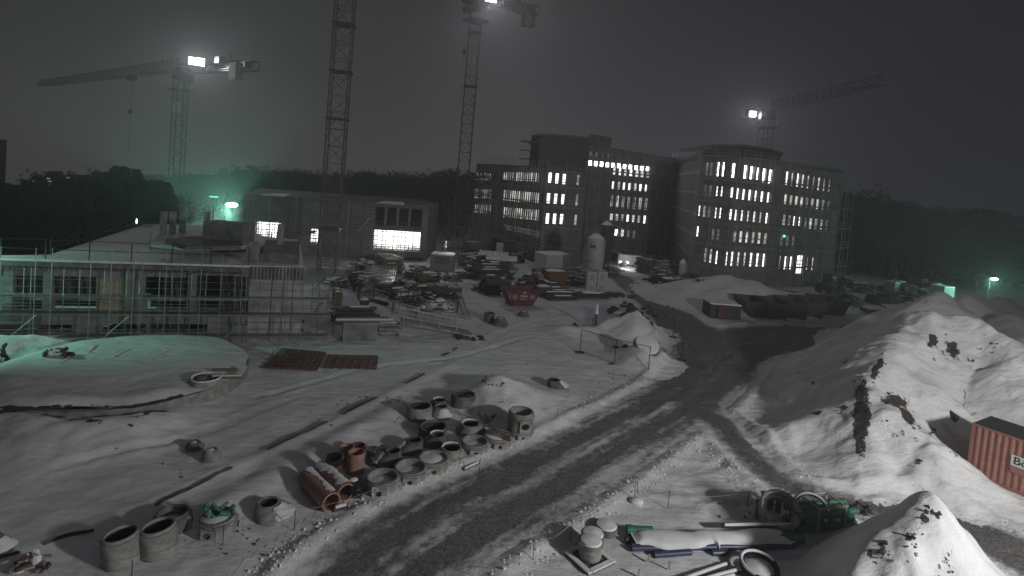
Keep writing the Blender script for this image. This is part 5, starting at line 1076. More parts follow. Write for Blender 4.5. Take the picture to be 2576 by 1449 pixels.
def beamstack(label, x0, yb, x1, h, rows, cols, m='wood', depth=1.0, snow=True, nm='beam_stack', cat='beam stack', grp=None, r=None, yb2=None):
    a, b = G(x0, yb), G(x1, yb2 or yb); d = (b-a); L = d.length; t = thing(nm, label, cat, (a.x, a.y, gz(a.x, a.y)), math.atan2(d.y, d.x)+random.uniform(-.06, .06), grp); k = MB(); dz = h/rows; sn = MB(); cols = max(cols, int(depth/.45)); dy = depth/cols
    for i in range(cols):
        top = rows-random.choice((0, 0, 1, 1, 2)); top = max(1, top); e0 = 0
        for j in range(top):
            e_ = random.uniform(-.09, .09)*L; ln = L*random.uniform(.72, 1); e0 = e_; k.box((L/2+e_, dy*(i+.5), dz*(j+.5)+.08), (ln, dy*random.uniform(.6, .88), dz*random.uniform(.6, .85)), random.uniform(-.02, .02))
        if random.random() < .75: sn.box((L/2+e0, dy*(i+.5), dz*top+.10), (ln*random.uniform(.4, .95), dy*random.uniform(.5, .85), .07), 0, .85)
    k.build('beams', m, t)
    for q in (.15, .85): MB().box((L*q, depth/2, .04), (.12, depth, .1)).build('bearer', 'wood', t)
    if snow and sn.v: sn.build('snow_layer', 'snowcap', t)
    return t
def frame_(label, x0, y0, x1, y1, h=.9, m='steel', n=12, nm='ladder_trestle', cat='trestle', grp=None, w=1.4):
    a, b = G(x0, y0), G(x1, y1); d = b-a; L = d.length; t = thing(nm, label, cat, (a.x, a.y, gz(a.x, a.y)), math.atan2(d.y, d.x), grp); k = MB(); c_ = MB()
    for y_ in (0, w): k.bar((0, y_, .15), (L, y_, h), .06, 4)
    for i in range(n): f = (i+.5)/n; c_.bar((L*f, 0, .15+(h-.15)*f), (L*f, w, .15+(h-.15)*f), .03, 4)
    k.bar((L, 0, 0), (L, 0, h), .05, 4); k.bar((L, w, 0), (L, w, h), .05, 4); k.build('side_beams', m, t); c_.build('rungs', m, t); return t
beamstack('snow-topped stack of dark corrugated tubes behind the basin', 218, 852, 292, .75, 4, 5, 'gdark', 1.1)
frame_('ladder-like steel frame leaning behind the basin, left one', 335, 845, 435, 828, 1.2); frame_('fallen steel trestle with snowy rungs right of the leaning frame', 330, 838, 445, 850, .5, n=16, w=1.0)
beamstack('dark timber boards stacked under the left end of the low building', 20, 838, 190, .8, 4, 2, 'gdark', .8, yb2=828)
beamstack('dark timber boards stacked under the middle of the low building', 262, 828, 520, .7, 3, 2, 'gdark', .8)
beamstack('dark timber boards stacked under the right block', 640, 838, 760, .8, 4, 2, 'gdark', .8)
beamstack('pale snowy board pile at the right foot of the low building', 690, 857, 790, .22, 2, 3, 'woodp', 1.2)
beamstack('green-lit dark planks at the far left under the scaffolding', 10, 850, 120, .35, 2, 3, 'wood', 1.0)
# block with beams and the ramp
a, b = G(861, 861), G(948, 860); wl = Wall(a, b); t = thing('concrete_block', 'pale square concrete block with snowy beams laid on top', 'concrete block'); k = MB(); wl.slab(k, 0, wl.L, 0, hz(a, 812), -1.6, 0); k.build('block', 'wallc', t)
zb1 = hz(a, 812); k = MB(); wl.slab(k, -.6, wl.L+1.2, zb1+.02, zb1+.16, -.5, -.1); wl.slab(k, -.5, wl.L+.9, zb1+.02, zb1+.16, -1.3, -.9); o = k.build('beam', 'wood', t); k = MB(); wl.slab(k, -.6, wl.L+1.2, zb1+.163, zb1+.23, -.5, -.1); k.build('snow_layer', 'snowcap', t)
beamstack('double layer of dark long beams behind the square concrete block', 833, 812, 955, 1.1, 5, 3, 'gdark', 1.4)
beamstack('low pale wall-like beam stack right of the square concrete block', 948, 845, 1010, .9, 3, 2, 'conc', .9)
a, b = G(1012, 850), G(1190, 846); zr0 = 1.35
t = thing('ramp', 'gently sloping site ramp with white tubular railings on both sides', 'ramp'); d = (b-a).normalized(); nn = Vector((-d.y, d.x, 0)); L = (b-a).length; k = MB()
q = [a, b, b+nn*1.5, a+nn*1.5]; k.prism([(p.x, p.y) for p in q], [zr0-.22, -.05, -.05, zr0-.22], [zr0, .12, .12, zr0]); k.build('deck', 'conc', t)
for s_ in (0, 1.45):
    k = MB(); c_ = MB()
    for i in range(5): f = i/4; p = a+d*(L*f)+nn*s_; z = zr0*(1-f)+.12*f; MB().bar((p.x, p.y, z), (p.x, p.y, z+1.15), .03, 5).build('rail_post', 'white', t)
    for h_ in (.4, .75, 1.12): p0, p1 = a+nn*s_, a+d*L+nn*s_; c_.bar((p0.x, p0.y, zr0+h_), (p1.x, p1.y, .12+h_), .026, 5)
    c_.build('handrail', 'white', t)
debris('shadowy boards and rags under the foot of the ramp', 1180, 852, 70, 14, ('wood', 'tarp'), h=.15)
# ================================================================ CRANES
def lattice(mb, a, b, w, seg, r=.09, rd=.05, side=None):
    """square lattice boom from a to b"""
    a = Vector(a); b = Vector(b); d = (b-a).normalized(); L = (b-a).length; s = Vector(side) if side else (Vector((0, 0, 1)) if abs(d.z) < .5 else Vector((1, .4, 0))).normalized()
    s = (s-d*s.dot(d)).normalized(); q = d.cross(s); cs = [(s*i+q*j)*w/2 for i, j in ((1, 1), (-1, 1), (-1, -1), (1, -1))]; n = max(1, int(L/seg))
    for c in cs: mb.bar(a+c, b+c, r, 4)
    for k in range(n+1):
        p = a+d*(L*k/n)
        for i in range(4): mb.bar(p+cs[i], p+cs[(i+1) % 4], rd, 4)
        if k < n:
            p2 = a+d*(L*(k+1)/n)
            for i in range(4):
                u, v = (i, (i+1) % 4) if k % 2 else ((i+1) % 4, i)
                mb.bar(p+cs[u], p2+cs[v], rd, 4)
    return mb
def jibl(mb, a, b, w, h, seg, r=.08, rd=.045):
    a = Vector(a); b = Vector(b); d = (b-a).normalized(); q = Vector((-d.y, d.x, 0)).normalized(); L = (b-a).length; n = int(L/seg); up = Vector((0, 0, h))
    for c in (q*w/2, -q*w/2): mb.bar(a+c, b+c, r, 4)
    mb.bar(a+up, b+up*.7, r, 4)
    for k in range(n):
        p = a+d*(L*k/n); p2 = a+d*(L*(k+1)/n); m = (p+p2)/2+up*(1-.3*k/n)
        mb.bar(p+q*w/2, p-q*w/2, rd, 4)
        for c in (q*w/2, -q*w/2): mb.bar(p+c, m, rd, 4); mb.bar(m, p2+c, rd, 4)
    return mb
def crane(label, base, ztop, w, m, jib=None, cj=None, sign=None, lampP=None, lampr=None, hook=None, seg=1.6, decks=(), r=.09):
    jl = 0
    t = thing('tower_crane', label, 'tower crane', (base[0], base[1], 0)); B = Vector((base[0], base[1], 0))
    mb = MB(); lattice(mb, (0, 0, -.3), (0, 0, ztop), w, seg, r, r*.55, (1, .15, 0)); mb.build('mast', m, t)
    for i, z in enumerate(decks):
        k = MB(); k.box((0, 0, z), (w*1.25, w*1.25, .12), .15); k.build('mast_platform', 'gdark', t)
    mb = MB(); mb.box((0, 0, .35), (w*2.6, w*2.6, .7), .15); mb.build('foundation', 'conc', t)
    k = MB()
    for z in [seg*3*i for i in range(1, int(ztop/seg/3))]: k.box((0, 0, z), (w*1.18, w*1.18, .22), .15); break
    k.build('mast_joint', 'gdark', t)
    if jib:
        J = Vector(jib)-B; Cj = Vector(cj)-B; J.z = 0; Cj.z = 0; d = Vector((J.x, J.y, 0)).normalized(); q = Vector((-d.y, d.x, 0)); az = math.atan2(d.y, d.x)
        k = MB(); k.lathe([(w*.75, 0), (w*.85, .2), (w*.85, .7), (w*.6, .9)], 16, (0, 0, ztop)); k.box((0, 0, ztop+1.4), (w*1.1, w*1.1, 1.3), az); k.build('slewing_unit', m, t)
        k = MB(); k.box((0, 0, ztop-2.0), (w*1.9, w*1.9, .12), az); k.build('service_deck', 'gdark', t); k = MB()
        for sx in (-1, 1):
            for sy in (-1, 1): k.bar((sx*w*.9, sy*w*.9, ztop-2), (sx*w*.9, sy*w*.9, ztop-.9), .04, 4)
        k.build('deck_rail', 'gdark', t)
        zj = ztop+1.6; k = MB(); jibl(k, d*w*.4+Vector((0, 0, zj)), Vector((J.x, J.y, zj)), 1.5, 2.3, 2.3); k.build('jib', m, t)
        k = MB(); lattice(k, -d*w*.3+Vector((0, 0, zj+.3)), Vector((Cj.x, Cj.y, zj+.3)), 1.5, 1.8, .11, .06); k.box((Cj.x*.7, Cj.y*.7, zj+.4), (Cj.length*.5, 1.0, 1.0), az); k.box((Cj.x*.5, Cj.y*.5, zj-.2), (Cj.length*.95, 1.3, .12), az); k.build('counter_jib', m, t)
        cw = -d*(Vector((Cj.x, Cj.y, 0)).length-1.3)
        for i in range(3): MB().box((cw.x+d.x*.75*(i-1), cw.y+d.y*.75*(i-1), zj-1.1), (.62, 1.3, 2.8), az).build('counterweight', 'concd', t)
        k = MB(); k.box((cw.x*.72, cw.y*.72, zj+1.1), (1.6, 1.1, 1.1), az); k.bar((cw.x*.9, cw.y*.9, zj), (cw.x*.9, cw.y*.9, zj+2), .08, 4); k.build('winch', 'gdark', t)
        cb_ = q*(-1.6)+d*.8; o = MB().box((cb_.x, cb_.y, ztop+.7), (1.6, 1.2, 2.0), az, .95).build('cab', 'gdark', t); MB().box((cb_.x+d.x*.83, cb_.y+d.y*.83, ztop+.95), (.04, 1.0, 1.1), az).build('cab_window', 'snowlit', o)
        if hook:
            f, L = hook; hp = d*J.length*f; k = MB(); k.box((hp.x, hp.y, zj-.45), (1.8, 1.3, .7), az); k.build('trolley', 'gdark', t)
            MB().bar((hp.x, hp.y, zj-.5), (hp.x, hp.y, zj-L), .025, 4).build('hoist_cable', 'gdark', t); hk = MB().box((hp.x, hp.y, zj-L), (.5, .5, .9)).build('hook_block', 'gdark', t)
            MB().bar((hp.x, hp.y, zj-L-.4), (hp.x, hp.y, zj-L-9), .03, 4).build('sling', 'gdark', hk)
    if sign:
        txt, z, s_ = sign; k = MB().box((-.05, -w/2-.12, z), (s_, .06, s_*1.15)).build('number_board', 'white', t); text('number', txt, s_*1.25, 'ink', k, (-.05, -w/2-.17, z), (math.pi/2, 0, 0), .01)
    return t
def flood(label, c, dirv, sx, sz, W, tgt):
    d = Vector(dirv).normalized(); q = d.to_track_quat('Z', 'Y'); t = thing('crane_floodlight', label, 'floodlight', c); az = math.atan2(d.y, d.x)-math.pi/2
    MB().box((0, 0, 0), (sx+.16, .3, sz+.16), az).build('lamp_housing', 'gdark', t)
    MB().box((d.x*.17, d.y*.17, 0), (sx, .04, sz), az).build('lamp_glass', 'panel', t)
    p = Vector(c)+d*1.6; lamp('crane_flood', p, W, (.95, .96, 1), .6, 'SPOT', tgt, 110)
# crane with number 3, left
b3 = G(423, 612); Y3 = 104; g = atY(456, 200, Y3); z3 = g.z; B3 = (g.x, Y3)
crane('left tower crane with the number 3 board and its jib pointing away to the left', B3, z3, 1.9, 'grey', jib=atY(100, 236, 160), cj=atY(642, 165, 93), sign=('3', atY(446, 271, Y3).z, 1.35), hook=(.26, 7.5))
p = atY(495, 155, 97.0); flood('white floodlight panel glowing on the counter jib of the left crane', p, (.5, -1, -.1), 2.4, 1.25, 6000, (0, 40, 0))
# crane with number 2, middle
Y2 = 96; g = atY(1184, 22, Y2); z2 = g.z; cr2 = (G(1150, 633).x*.985, Y2)
crane('middle tower crane with the number 2 board and a counter jib at the top edge', cr2, z2, 1.9, 'grey', jib=atY(1020, -60, 90), cj=atY(1352, 12, 101), sign=('2', atY(1178, 152, Y2).z, 1.1), hook=(.13, 9), decks=(z2-4, z2-13))
p = atY(1232, -1, 96.5); flood('white floodlight panel cut by the top edge on the middle crane', p, (.15, -1, -.2), 2.2, .9, 6000, (20, 60, 0))
# yellow crane
by = G(822, 700); crane('yellow tower crane mast running out of the top edge behind the low building', (by.x, by.y), 52, 2.05, 'yellow', seg=2.0, decks=(24.5, 30, 36.5, 19), r=.1)
# far crane
g = atY(1930, 300, 132); crane('faint far tower crane behind the right wing with its jib rising to the right', (g.x, 132), g.z, 2.4, 'grey', jib=G(2222, 212, g.z+1.6), cj=atY(1868, 300, 138), hook=None, seg=2.2)
p = atY(1893, 287, 134); flood('small white floodlight glowing left of the far crane head', p, (-.1, -1, -.1), 1.5, 1.3, 4500, (30, 80, 0))
# ================================================================ LAMP POSTS
def post(label, x, yb, yt, Y, lit=True, z0=0, head=.5, W=1500, m='steel', big=1., spot_=None):
    g = atY(x, yt, Y); t = thing('street_lamp', label, 'lamp post', (g.x, Y, z0)); h = g.z-z0
    MB().bar((0, 0, 0), (0, 0, h), .07, 8, .045).build('pole', m, t); MB().bar((0, 0, h-.05), (-.0+head, 0, h+.08), .04, 6).build('arm', m, t)
    hd = MB().box((head+.2, 0, h+.08), (.6, .3, .14)).build('lamp_head', m, t)
    if lit: MB().blob((head+.2, 0, h-.04), (.26*big, .2*big, .1*big), 12, 6, 0).build('lamp_glass', 'glamp', hd); lamp('street_light', (g.x+head+.2, Y-.1*big, z0+h-.35*big), W, (.38, 1, .72), .15, *(('SPOT', spot_, 135) if spot_ else ('POINT',)))
    return t
post('lit green-glowing lamp post above the snow heaps at the right', 2490, 760, 700, 84, W=1700, big=1.8)
post('unlit pale lamp post left of the lit one above the heaps', 2458, 760, 708, 80, lit=False, m='white')
post('glaring green site lamp behind the low building', 573, 600, 514, 96, z0=0, W=16000, big=3.8, spot_=(-62, 45, 2))
g = atY(538, 495, 73); tag(MB().box((g.x, 73, g.z), (1.0, .3, .15)).build('tube_lamp', 'glamp'), 'small green tube lamp left of the glaring site lamp', 'lamp'); bpy.data.objects['tube_lamp'].data.materials[0] = M['gspot']
MB().bar((g.x, 73.1, 2), (g.x, 73.1, g.z), .05, 4).build('pole', 'gdark', bpy.data.objects['tube_lamp'])
# ================================================================ MATERIAL YARD
def skip(label, x0, y0, x1, yt, m, w=1.9, wr=None, cat='skip', nm='skip', fill='snow', rot=0., writing=False):
    a, b = G(x0, y0), G(x1, y0); L = (b-a).length; h = hz(a, yt)-.15; t = thing(nm, label, cat, (a.x, a.y, gz(a.x, a.y)+.15), math.atan2(b.y-a.y, b.x-a.x)+rot)
    k = MB(); i_ = .22*L; th = .05
    def sec(x, y, z): return (x, y, z)
    v = [(i_, .1, 0), (L-i_, .1, 0), (L-i_, w-.1, 0), (i_, w-.1, 0), (0, 0, h), (L, 0, h), (L, w, h), (0, w, h)]
    k.quad(v[0], v[1], v[5], v[4]); k.quad(v[1], v[2], v[6], v[5]); k.quad(v[2], v[3], v[7], v[6]); k.quad(v[3], v[0], v[4], v[7]); k.quad(v[3], v[2], v[1], v[0])
    v2 = [(p[0]+(th if p[0] < L/2 else -th), p[1]+(th if p[1] < w/2 else -th), p[2]+.04*(p[2] < .1)) for p in v]
    k.quad(v2[4], v2[5], v2[1], v2[0]); k.quad(v2[5], v2[6], v2[2], v2[1]); k.quad(v2[6], v2[7], v2[3], v2[2]); k.quad(v2[7], v2[4], v2[0], v2[3]); k.quad(v2[0], v2[1], v2[2], v2[3]); k.build('tub', m, t)
    k = MB()
    for y_ in (0, w): k.bar((0, y_, h), (L, y_, h), .06, 4)
    for x_ in (0, L): k.bar((x_, 0, h), (x_, w, h), .06, 4)
    k.build('rim', m, t)
    for f in (.3, .5, .7): k = MB(); k.bar((L*.22+(L*.56)*((f-.3)/.4), .1, 0), (L*f*1.0+(f-.5)*L*.3, .0, h), .06, 4); k.build('rib', m, t)
    if fill: MB().blob((L/2, w/2, h-.1), (L*.45, w*.42, .25), 14, 6, .08).build('snow_load', 'snowcap', t, smooth=True)
    if writing:
        rx = math.pi/2+.08
        text('lettering', 'DIBA', .42, 'inkw', t, (L*.52, -.02, h*.62), (rx, 0, 0), .006); text('lettering', 'D', .34, 'inkw', t, (L*.27, -.02, h*.58), (rx, 0, 0), .006); text('lettering', 'D', .34, 'inkw', t, (L*.75, -.02, h*.58), (rx, 0, 0), .006); text('lettering', 'j', .6, 'inkw', t, (L*.14, -.02, h*.66), (rx, 0, 0), .006)
        for cx in (.27, .75):
            k = MB(); s_ = .22
            for dx, dz in ((-1, 0), (1, 0)): k.box((L*cx+dx*s_, -.03, h*.58), (.03, .012, 2*s_))
            for dz in (-1, 1): k.box((L*cx, -.03, h*.58+dz*s_), (2*s_-.04, .012, .03))
            k.build('logo_frame', 'inkw', t)
        MB().box((L*.52, -.03, h*.85), (.35, .012, .12)).build('label_plate', 'inkw', t)
        MB().box((L*.52, -.03, h*.44), (.9, .01, .04)).build('text_line', 'inkw', t)
    return t
skip('dark red skip with white lettering in front of the material yard', 1268, 773, 1360, 729, 'red', 2.2, writing=True, fill='')
def cabin(label, x0, y0, x1, yt, dpt, m, nm='site_cabin', cat='cabin', doors=0, snow=True, rot=0., rib=True, y1=None, roofm='snowcap'):
    a, b = G(x0, y0), G(x1, y1 or y0); L = (b-a).length; h = hz(a, yt); t = thing(nm, label, cat, (a.x, a.y, 0), math.atan2(b.y-a.y, b.x-a.x)+rot); MB().box((L/2, dpt/2, h/2), (L, dpt, h)).build('body', m, t)
    if snow: MB().box((L/2, dpt/2, h+.07), (L*1.02, dpt*1.02, .14), 0, .97).build('snow_layer', roofm, t)
    if rib:
        k = MB(); n = max(3, int(L/.35))
        for i in range(n): k.box((L*(i+.5)/n, -.02, h/2), (.06, .04, h*.94))
        k.build('ribs', m, t)
    for i in range(doors): d_ = MB().box((L*(i+.5)/max(1, doors), -.05, h*.45), (min(.9, L/doors*.7), .03, h*.8)).build('door', 'steel', t)
    return t
cabin('white box container beside the tall silo', 1372, 692, 1438, 642, 3.0, 'white', rib=False, rot=.15)
cabin('tall dark container with a bright end door in the yard', 1262, 656, 1292, 606, 4.0, 'gdark', nm='container', cat='container', snow=False)
a = G(1246, 655); tag(MB().box((a.x+.55, a.y-.2, 1.45), (1.15, .1, hz(a, 607))).build('open_door_leaf', 'white'), 'bright white door leaf at the left end of the tall dark container', 'door'); bpy.data.objects['open_door_leaf'].location.z = 0
# company sign box
a, b = G(1080, 690), G(1135, 690); L = (b-a).length; t = thing('sign_cabin', 'grey box carrying a company name between two dark stripes', 'sign', (a.x, a.y, 0)); hs = hz(a, 640)
MB().box((L/2, 1.3, hs/2), (L, 2.6, hs)).build('body', 'steel', t); MB().box((L/2, 1.3, hs+.06), (L, 2.6, .12), 0, .97).build('snow_layer', 'snowcap', t)
for dz in (.62, .88): MB().box((L/2, -.03, hs*dz), (L*.55, .04, .09)).build('stripe', 'ink', t)
text('lettering', 'ZÜBLIN', .62, 'ink', t, (L/2, -.03, hs*.75), (math.pi/2, 0, 0), .01)
# silos
def silo(label, x, yb, yt, w, Y=None, txt=None, m='white', frame=True):
    g = G(x, yb); s = mpp(g); R = w*s/2; h = hz(g, yt); t = thing('silo', label, 'silo', (g.x, g.y, 0)); c0 = h*.34 if frame else .3
    MB().lathe([(R*.15, c0*.4), (R, c0), (R, h-.75), (R*.96, h-.62), (R*.45, h-.15), (.01, h)], 30).build('tank', m, t, smooth=True)
    MB().lathe([(R*.97, h-.6), (R*.46, h-.1), (.01, h+.06)], 30).build('snow_cap', 'snowcap', t, smooth=True)
    for i in range(4): a_ = math.pi/4+i*math.pi/2; MB().bar((math.cos(a_)*R*1.15, math.sin(a_)*R*1.15, 0), (math.cos(a_)*R*.93, math.sin(a_)*R*.93, c0+.1), .09, 5).build('leg', m, t)
    MB().bar((R*.99, -.5, c0), (R*.99, -.5, h-.7), .05, 5).build('ladder', m, t)
    if txt: text('lettering', txt, .8, 'ink', t, (-R*.78, -R*.80, h*.78), (math.pi/2, 0, -.65), .02, 'LEFT'); MB().box((-R*.52, -R*.87, h*.5), (.7, .02, .08), -.55).build('label_plate', 'ink', t)
    return t
silo('tall white silo with black letters, front one of the pair', 1489, 722, 588, 42, txt='ert')
silo('dimmer silo half hidden behind the white one', 1516, 690, 556, 30, m='grey')
silo('small white tank on legs in front of the recessed wing', 1714, 704, 652, 18, frame=True)
for i, (x0, yb, yt, lb) in enumerate(((1474, 740, 712, 'lower left white equipment box of the block under the silo'), (1500, 740, 712, 'lower right white equipment box of the block under the silo'), (1474, 711, 684, 'upper left white equipment box of the block under the silo'), (1500, 711, 684, 'upper right white equipment box of the block under the silo'))):
    g = G(x0, 740); s = mpp(g); W = 24*s; z0 = 0 if i < 2 else hz(g, 712)+.03; h = hz(g, 712); t = thing('equipment_box', lb, 'box', (g.x, g.y, z0), 0, 'white equipment boxes'); MB().box((W/2, .9, h/2), (W, 1.8, h)).build('body', 'white', t)
    for k in (.3, .5, .7): MB().box((W/2, -.02, h*k), (W*.6, .03, .07)).build('louvre', 'gdark', t)
# yard goods: (kind, label, x0, y0, x1, ytop, material)
Y_ = [
 ('s', 'dark timber stack farthest up the yard left of the sign cabin', 955, 690, 1020, 655, 'wood'), ('s', 'tall dark formwork stack behind the glistening panels', 950, 668, 1015, 648, 'gdark'),
 ('s', 'long snow-topped board stack right below the sign cabin', 1052, 722, 1130, 692, 'wood'), ('s', 'second long board stack below the sign cabin', 1040, 742, 1140, 722, 'wood'), ('s', 'small red-brown crate stack left of the long board stacks', 1000, 752, 1028, 736, 'rust'),
 ('s', 'dark bundle stack right of the red-brown crates', 1062, 748, 1122, 738, 'gdark'), ('s', 'pale timber stack behind the yard at the foot of the left wing', 1172, 646, 1242, 612, 'wood'), ('s', 'snow-topped plank stack beside the second crane mast', 1168, 662, 1240, 640, 'woodp'),
 ('s', 'broad dark stack behind the red skip, left', 1190, 705, 1290, 672, 'gdark'), ('s', 'broad dark stack behind the red skip, right', 1215, 742, 1265, 700, 'gdark'), ('s', 'low orange-brown stack beside the faded orange skip', 1352, 715, 1372, 690, 'woodp'),
 ('s', 'dark beam stack stretching right of the red skip', 1375, 756, 1465, 738, 'gdark'), ('s', 'long black beam row below the white equipment boxes', 1440, 752, 1540, 740, 'gdark'), ('s', 'dark pallets before the recessed middle wing', 1545, 650, 1600, 625, 'wood'),
 ('s', 'dim board stacks left of the small white tank', 1620, 690, 1655, 655, 'wood'), ('s', 'grey board stacks right of the dim ones before the right wing', 1660, 690, 1700, 658, 'conc'), ('s', 'brown scaffold parts in front of the silo legs', 1420, 712, 1470, 695, 'rust'),
 ('s', 'dark stacked stillages before the right wing at left', 1665, 728, 1712, 700, 'gdark'), ('s', 'lower open rack before the dark stillages', 1675, 742, 1708, 730, 'steel'), ('s', 'dark planks beside the yellow mast foot', 838, 768, 862, 735, 'wood'), ('s', 'dark box stack under the site stair', 905, 672, 925, 655, 'conc')]
for k, lb, x0, yb, x1, yt, m in Y_:
    g = G(x0, yb); beamstack(lb, x0, yb, x1, max(.3, hz(g, yt)), 5 if yb-yt < 26 else 8, 2, m, 2.6)
def tbundle(label, x0, y0, x1, n, r, z=0., m='snowcap'):
    a, b = G(x0, y0), G(x1, y0); L = (b-a).length; t = thing('tube_bundle', label, 'tube bundle', (a.x, a.y, z), 0)
    for i in range(n): MB().bar((L*(i+.5)/n, 0, r), (L*(i+.5)/n, 3.2, r), r*.9, 10).build('tube', m, t)
tbundle('row of snow-topped tubes on the broad dark stack, upper row', 1200, 665, 1268, 10, .26, 1.4); tbundle('row of snow-topped tubes on the broad dark stack, lower row', 1220, 675, 1290, 11, .26, 1.3)
skip('faded orange skip with snow beside the white box container', 1375, 722, 1432, 684, 'redd', 2.4)
skip('small dark red skip by the beam row right of the lettered skip', 1355, 742, 1395, 722, 'gdark', 2.0)
debris('tangle of glistening metal at the foot of the second crane mast', 1152, 672, 60, 60, ('steel', 'gdark', 'snowlit'), h=2.2)
debris('dark scrap tangle behind the lettered skip at its left', 1225, 735, 70, 40, ('tarp', 'gdark', 'wood'), h=1.8)
debris('dark heap of bars on the right part of the open yard', 1090, 742, 80, 50, ('rust', 'gdark', 'snowcap'), h=1.3)
debris('metal scrap heap in the pen of low barriers', 1092, 785, 90, 60, ('gdark', 'steel', 'snowcap'), h=1.4)
debris('black rags and boards by the narrow pen, left', 1040, 775, 40, 26, ('tarp', 'gdark', 'steel'), h=1.6)
debris('scrap and boards at the foot of the hall building', 880, 680, 70, 24, ('wood', 'snowcap'), h=.6)
debris('snow-dusted clutter at the yellow mast foot', 850, 715, 60, 30, ('wood', 'gdark', 'snowcap'), h=1.2)
debris('clutter before the recessed middle wing', 1580, 640, 120, 60, ('wood', 'gdark', 'conc'), h=2.2)
debris('clutter along the foot of the left wing', 1320, 650, 110, 50, ('wood', 'gdark', 'snowcap'), h=1.8)
debris('scattered earth lumps by the roadside below the equipment boxes', 1555, 745, 70, 24, ('tarp', 'gdark'), h=.35)
debris('white-lit machine parts at the far end of the upper road', 1575, 676, 60, 22, ('snowlit', 'white'), h=1.3, nm='machine_parts', cat='machine parts')
g = G(1590, 676); t = thing('parked_van', 'bright-sided van parked at the far end of the upper road', 'van', (g.x-2, g.y+2, 0)); MB().box((2, 1, 1.2), (4.4, 1.9, 1.7), 0, .93).build('body', 'white', t); MB().box((3.6, -.0, 1.6), (.9, .06, .5)).build('window', 'pane', t)
for x_ in (.8, 3.3): MB().bar((x_, -.05, .35), (x_, .2, .35), .35, 14).build('wheel', 'rubber', t)
for dx in (.3, 1.6): MB().blob((dx, -.06, .75), (.14, .06, .12), 8, 6, 0).build('headlight', 'litA', t)
lamp('van_light', (g.x-1, g.y-1, 1.2), 160, (1, .97, .95), .2)
# glistening panels on the rack
t = mat_grid('glistening formwork panels on a low rack in the middle of the yard', [(895, 740), (985, 740), (998, 695), (920, 697)], 14, 5, 'snowlit', .06, z=1.25, cat='formwork'); k = MB()
for (x, y) in ((900, 752), (983, 752), (940, 750), (996, 712), (918, 712)): g = G(x, y); k.bar((g.x, g.y, 0), (g.x, g.y, 1.3), .07, 4)
o = k.build('rack_legs', 'gdark'); o.parent = t; o.location = -t.location
mat_grid('upper dark formwork panels behind the glistening ones', [(925, 695), (1000, 695), (1012, 672), (945, 673)], 10, 4, 'gdark', .06, z=.9)
# small skip-like tub and boom
skip('small red tipping tub with a snow hump left of the pen', 902, 778, 930, 756, 'red', 1.4)
log(925, 755, 975, 768, .18, 'dark fallen boom lying right of the red tipping tub', m='x', endm='gdark', cat='beam', nm='fallen_boom')
cabin('small red and white site toilet before the pen', 990, 785, 1003, 763, 1.2, 'conc', nm='site_toilet', cat='toilet', doors=1, snow=False, rib=False)
rail('pen_fence', 'low steel fence around the scrap pen', [tuple(G(1045, 800)), tuple(G(1150, 800)), tuple(G(1150, 765)), tuple(G(1050, 765))], 1.5, 2, 2.2, 'gdark', .04, 'fence')
a, b = G(1050, 805), G(1150, 806); wl = Wall(a, b); k = MB(); wl.slab(k, 0, wl.L, -.1, .75, -.3, 0); tag(k.build('low_wall', 'conc'), 'low concrete wall with snow in front of the scrap pen', 'wall')
a, b = G(1138, 715), G(1170, 808); t = thing('guide_rail', 'long tilted steel rail running from the sign cabin down to the pen corner', 'rail', (0, 0, 0))
for o_ in (0, .5): MB().bar((a.x+o_, a.y, .35), (b.x+o_, b.y, .25), .09, 4).build('rail_beam', 'steel', t)
PR_ = []
GRP, GLB = 'small heaps of building goods crowding the yard', 'low dark snow-dusted heap of building goods in the crowded yard'
for k_ in range(7):
    r_ = random.Random(200+k_); t = thing('goods_heap', GLB, 'goods heap', (0, -400-k_, -50), 0, GRP)
    for m_, n_, nm_ in ((('wood', 'gdark', 'rust', 'conc', 'gdark', 'wood', 'gdark')[k_], 14, 'boards'), (('gdark', 'wood', 'gdark', 'gdark', 'rust', 'conc', 'steel')[k_], 9, 'scrap')):
        b = MB()
        for _ in range(n_): b.box((r_.uniform(-1.4, 1.4), r_.uniform(-.8, .8), r_.uniform(.05, .9)), (r_.uniform(.5, 2.6), r_.uniform(.08, .35), r_.uniform(.06, .3)), r_.choice((0, .1, 1.5, r_.uniform(0, 3))), 1, 0, r_.uniform(-.12, .12))
        b.build(nm_, m_, t)
    b = MB()
    for _ in range(4): b.box((r_.uniform(-1.1, 1.1), r_.uniform(-.6, .6), r_.uniform(.5, 1.05)), (r_.uniform(.4, 1.5), r_.uniform(.1, .5), .07), r_.uniform(-.3, .3), .8)
    b.build('snow_layer', 'snowcap', t); PR_.append(t)
r_ = random.Random(77); n_used = 0
for (xa, xb, ya, yb_, n_) in ((1150, 1290, 655, 725, 18), (1010, 1150, 690, 770, 12), (1290, 1480, 655, 745, 16), (860, 960, 665, 740, 8), (1530, 1720, 650, 690, 12), (1640, 1720, 690, 735, 5), (1190, 1370, 640, 665, 10), (2120, 2330, 720, 765, 9), (1730, 2080, 695, 712, 8)):
    for _ in range(n_):
        p_ = PR_[n_used] if n_used < 7 else copy_tree(r_.choice(PR_)); n_used += 1; g = G(r_.uniform(xa, xb), r_.uniform(ya, yb_)); s_ = r_.uniform(.6, 1.25); p_.location = (g.x, g.y, gz(g.x, g.y)-.05); p_.rotation_euler = (0, 0, r_.uniform(-.6, .6)+r_.choice((0, 0, 1.57))); p_.scale = (s_, s_, s_*r_.uniform(.7, 1.5))
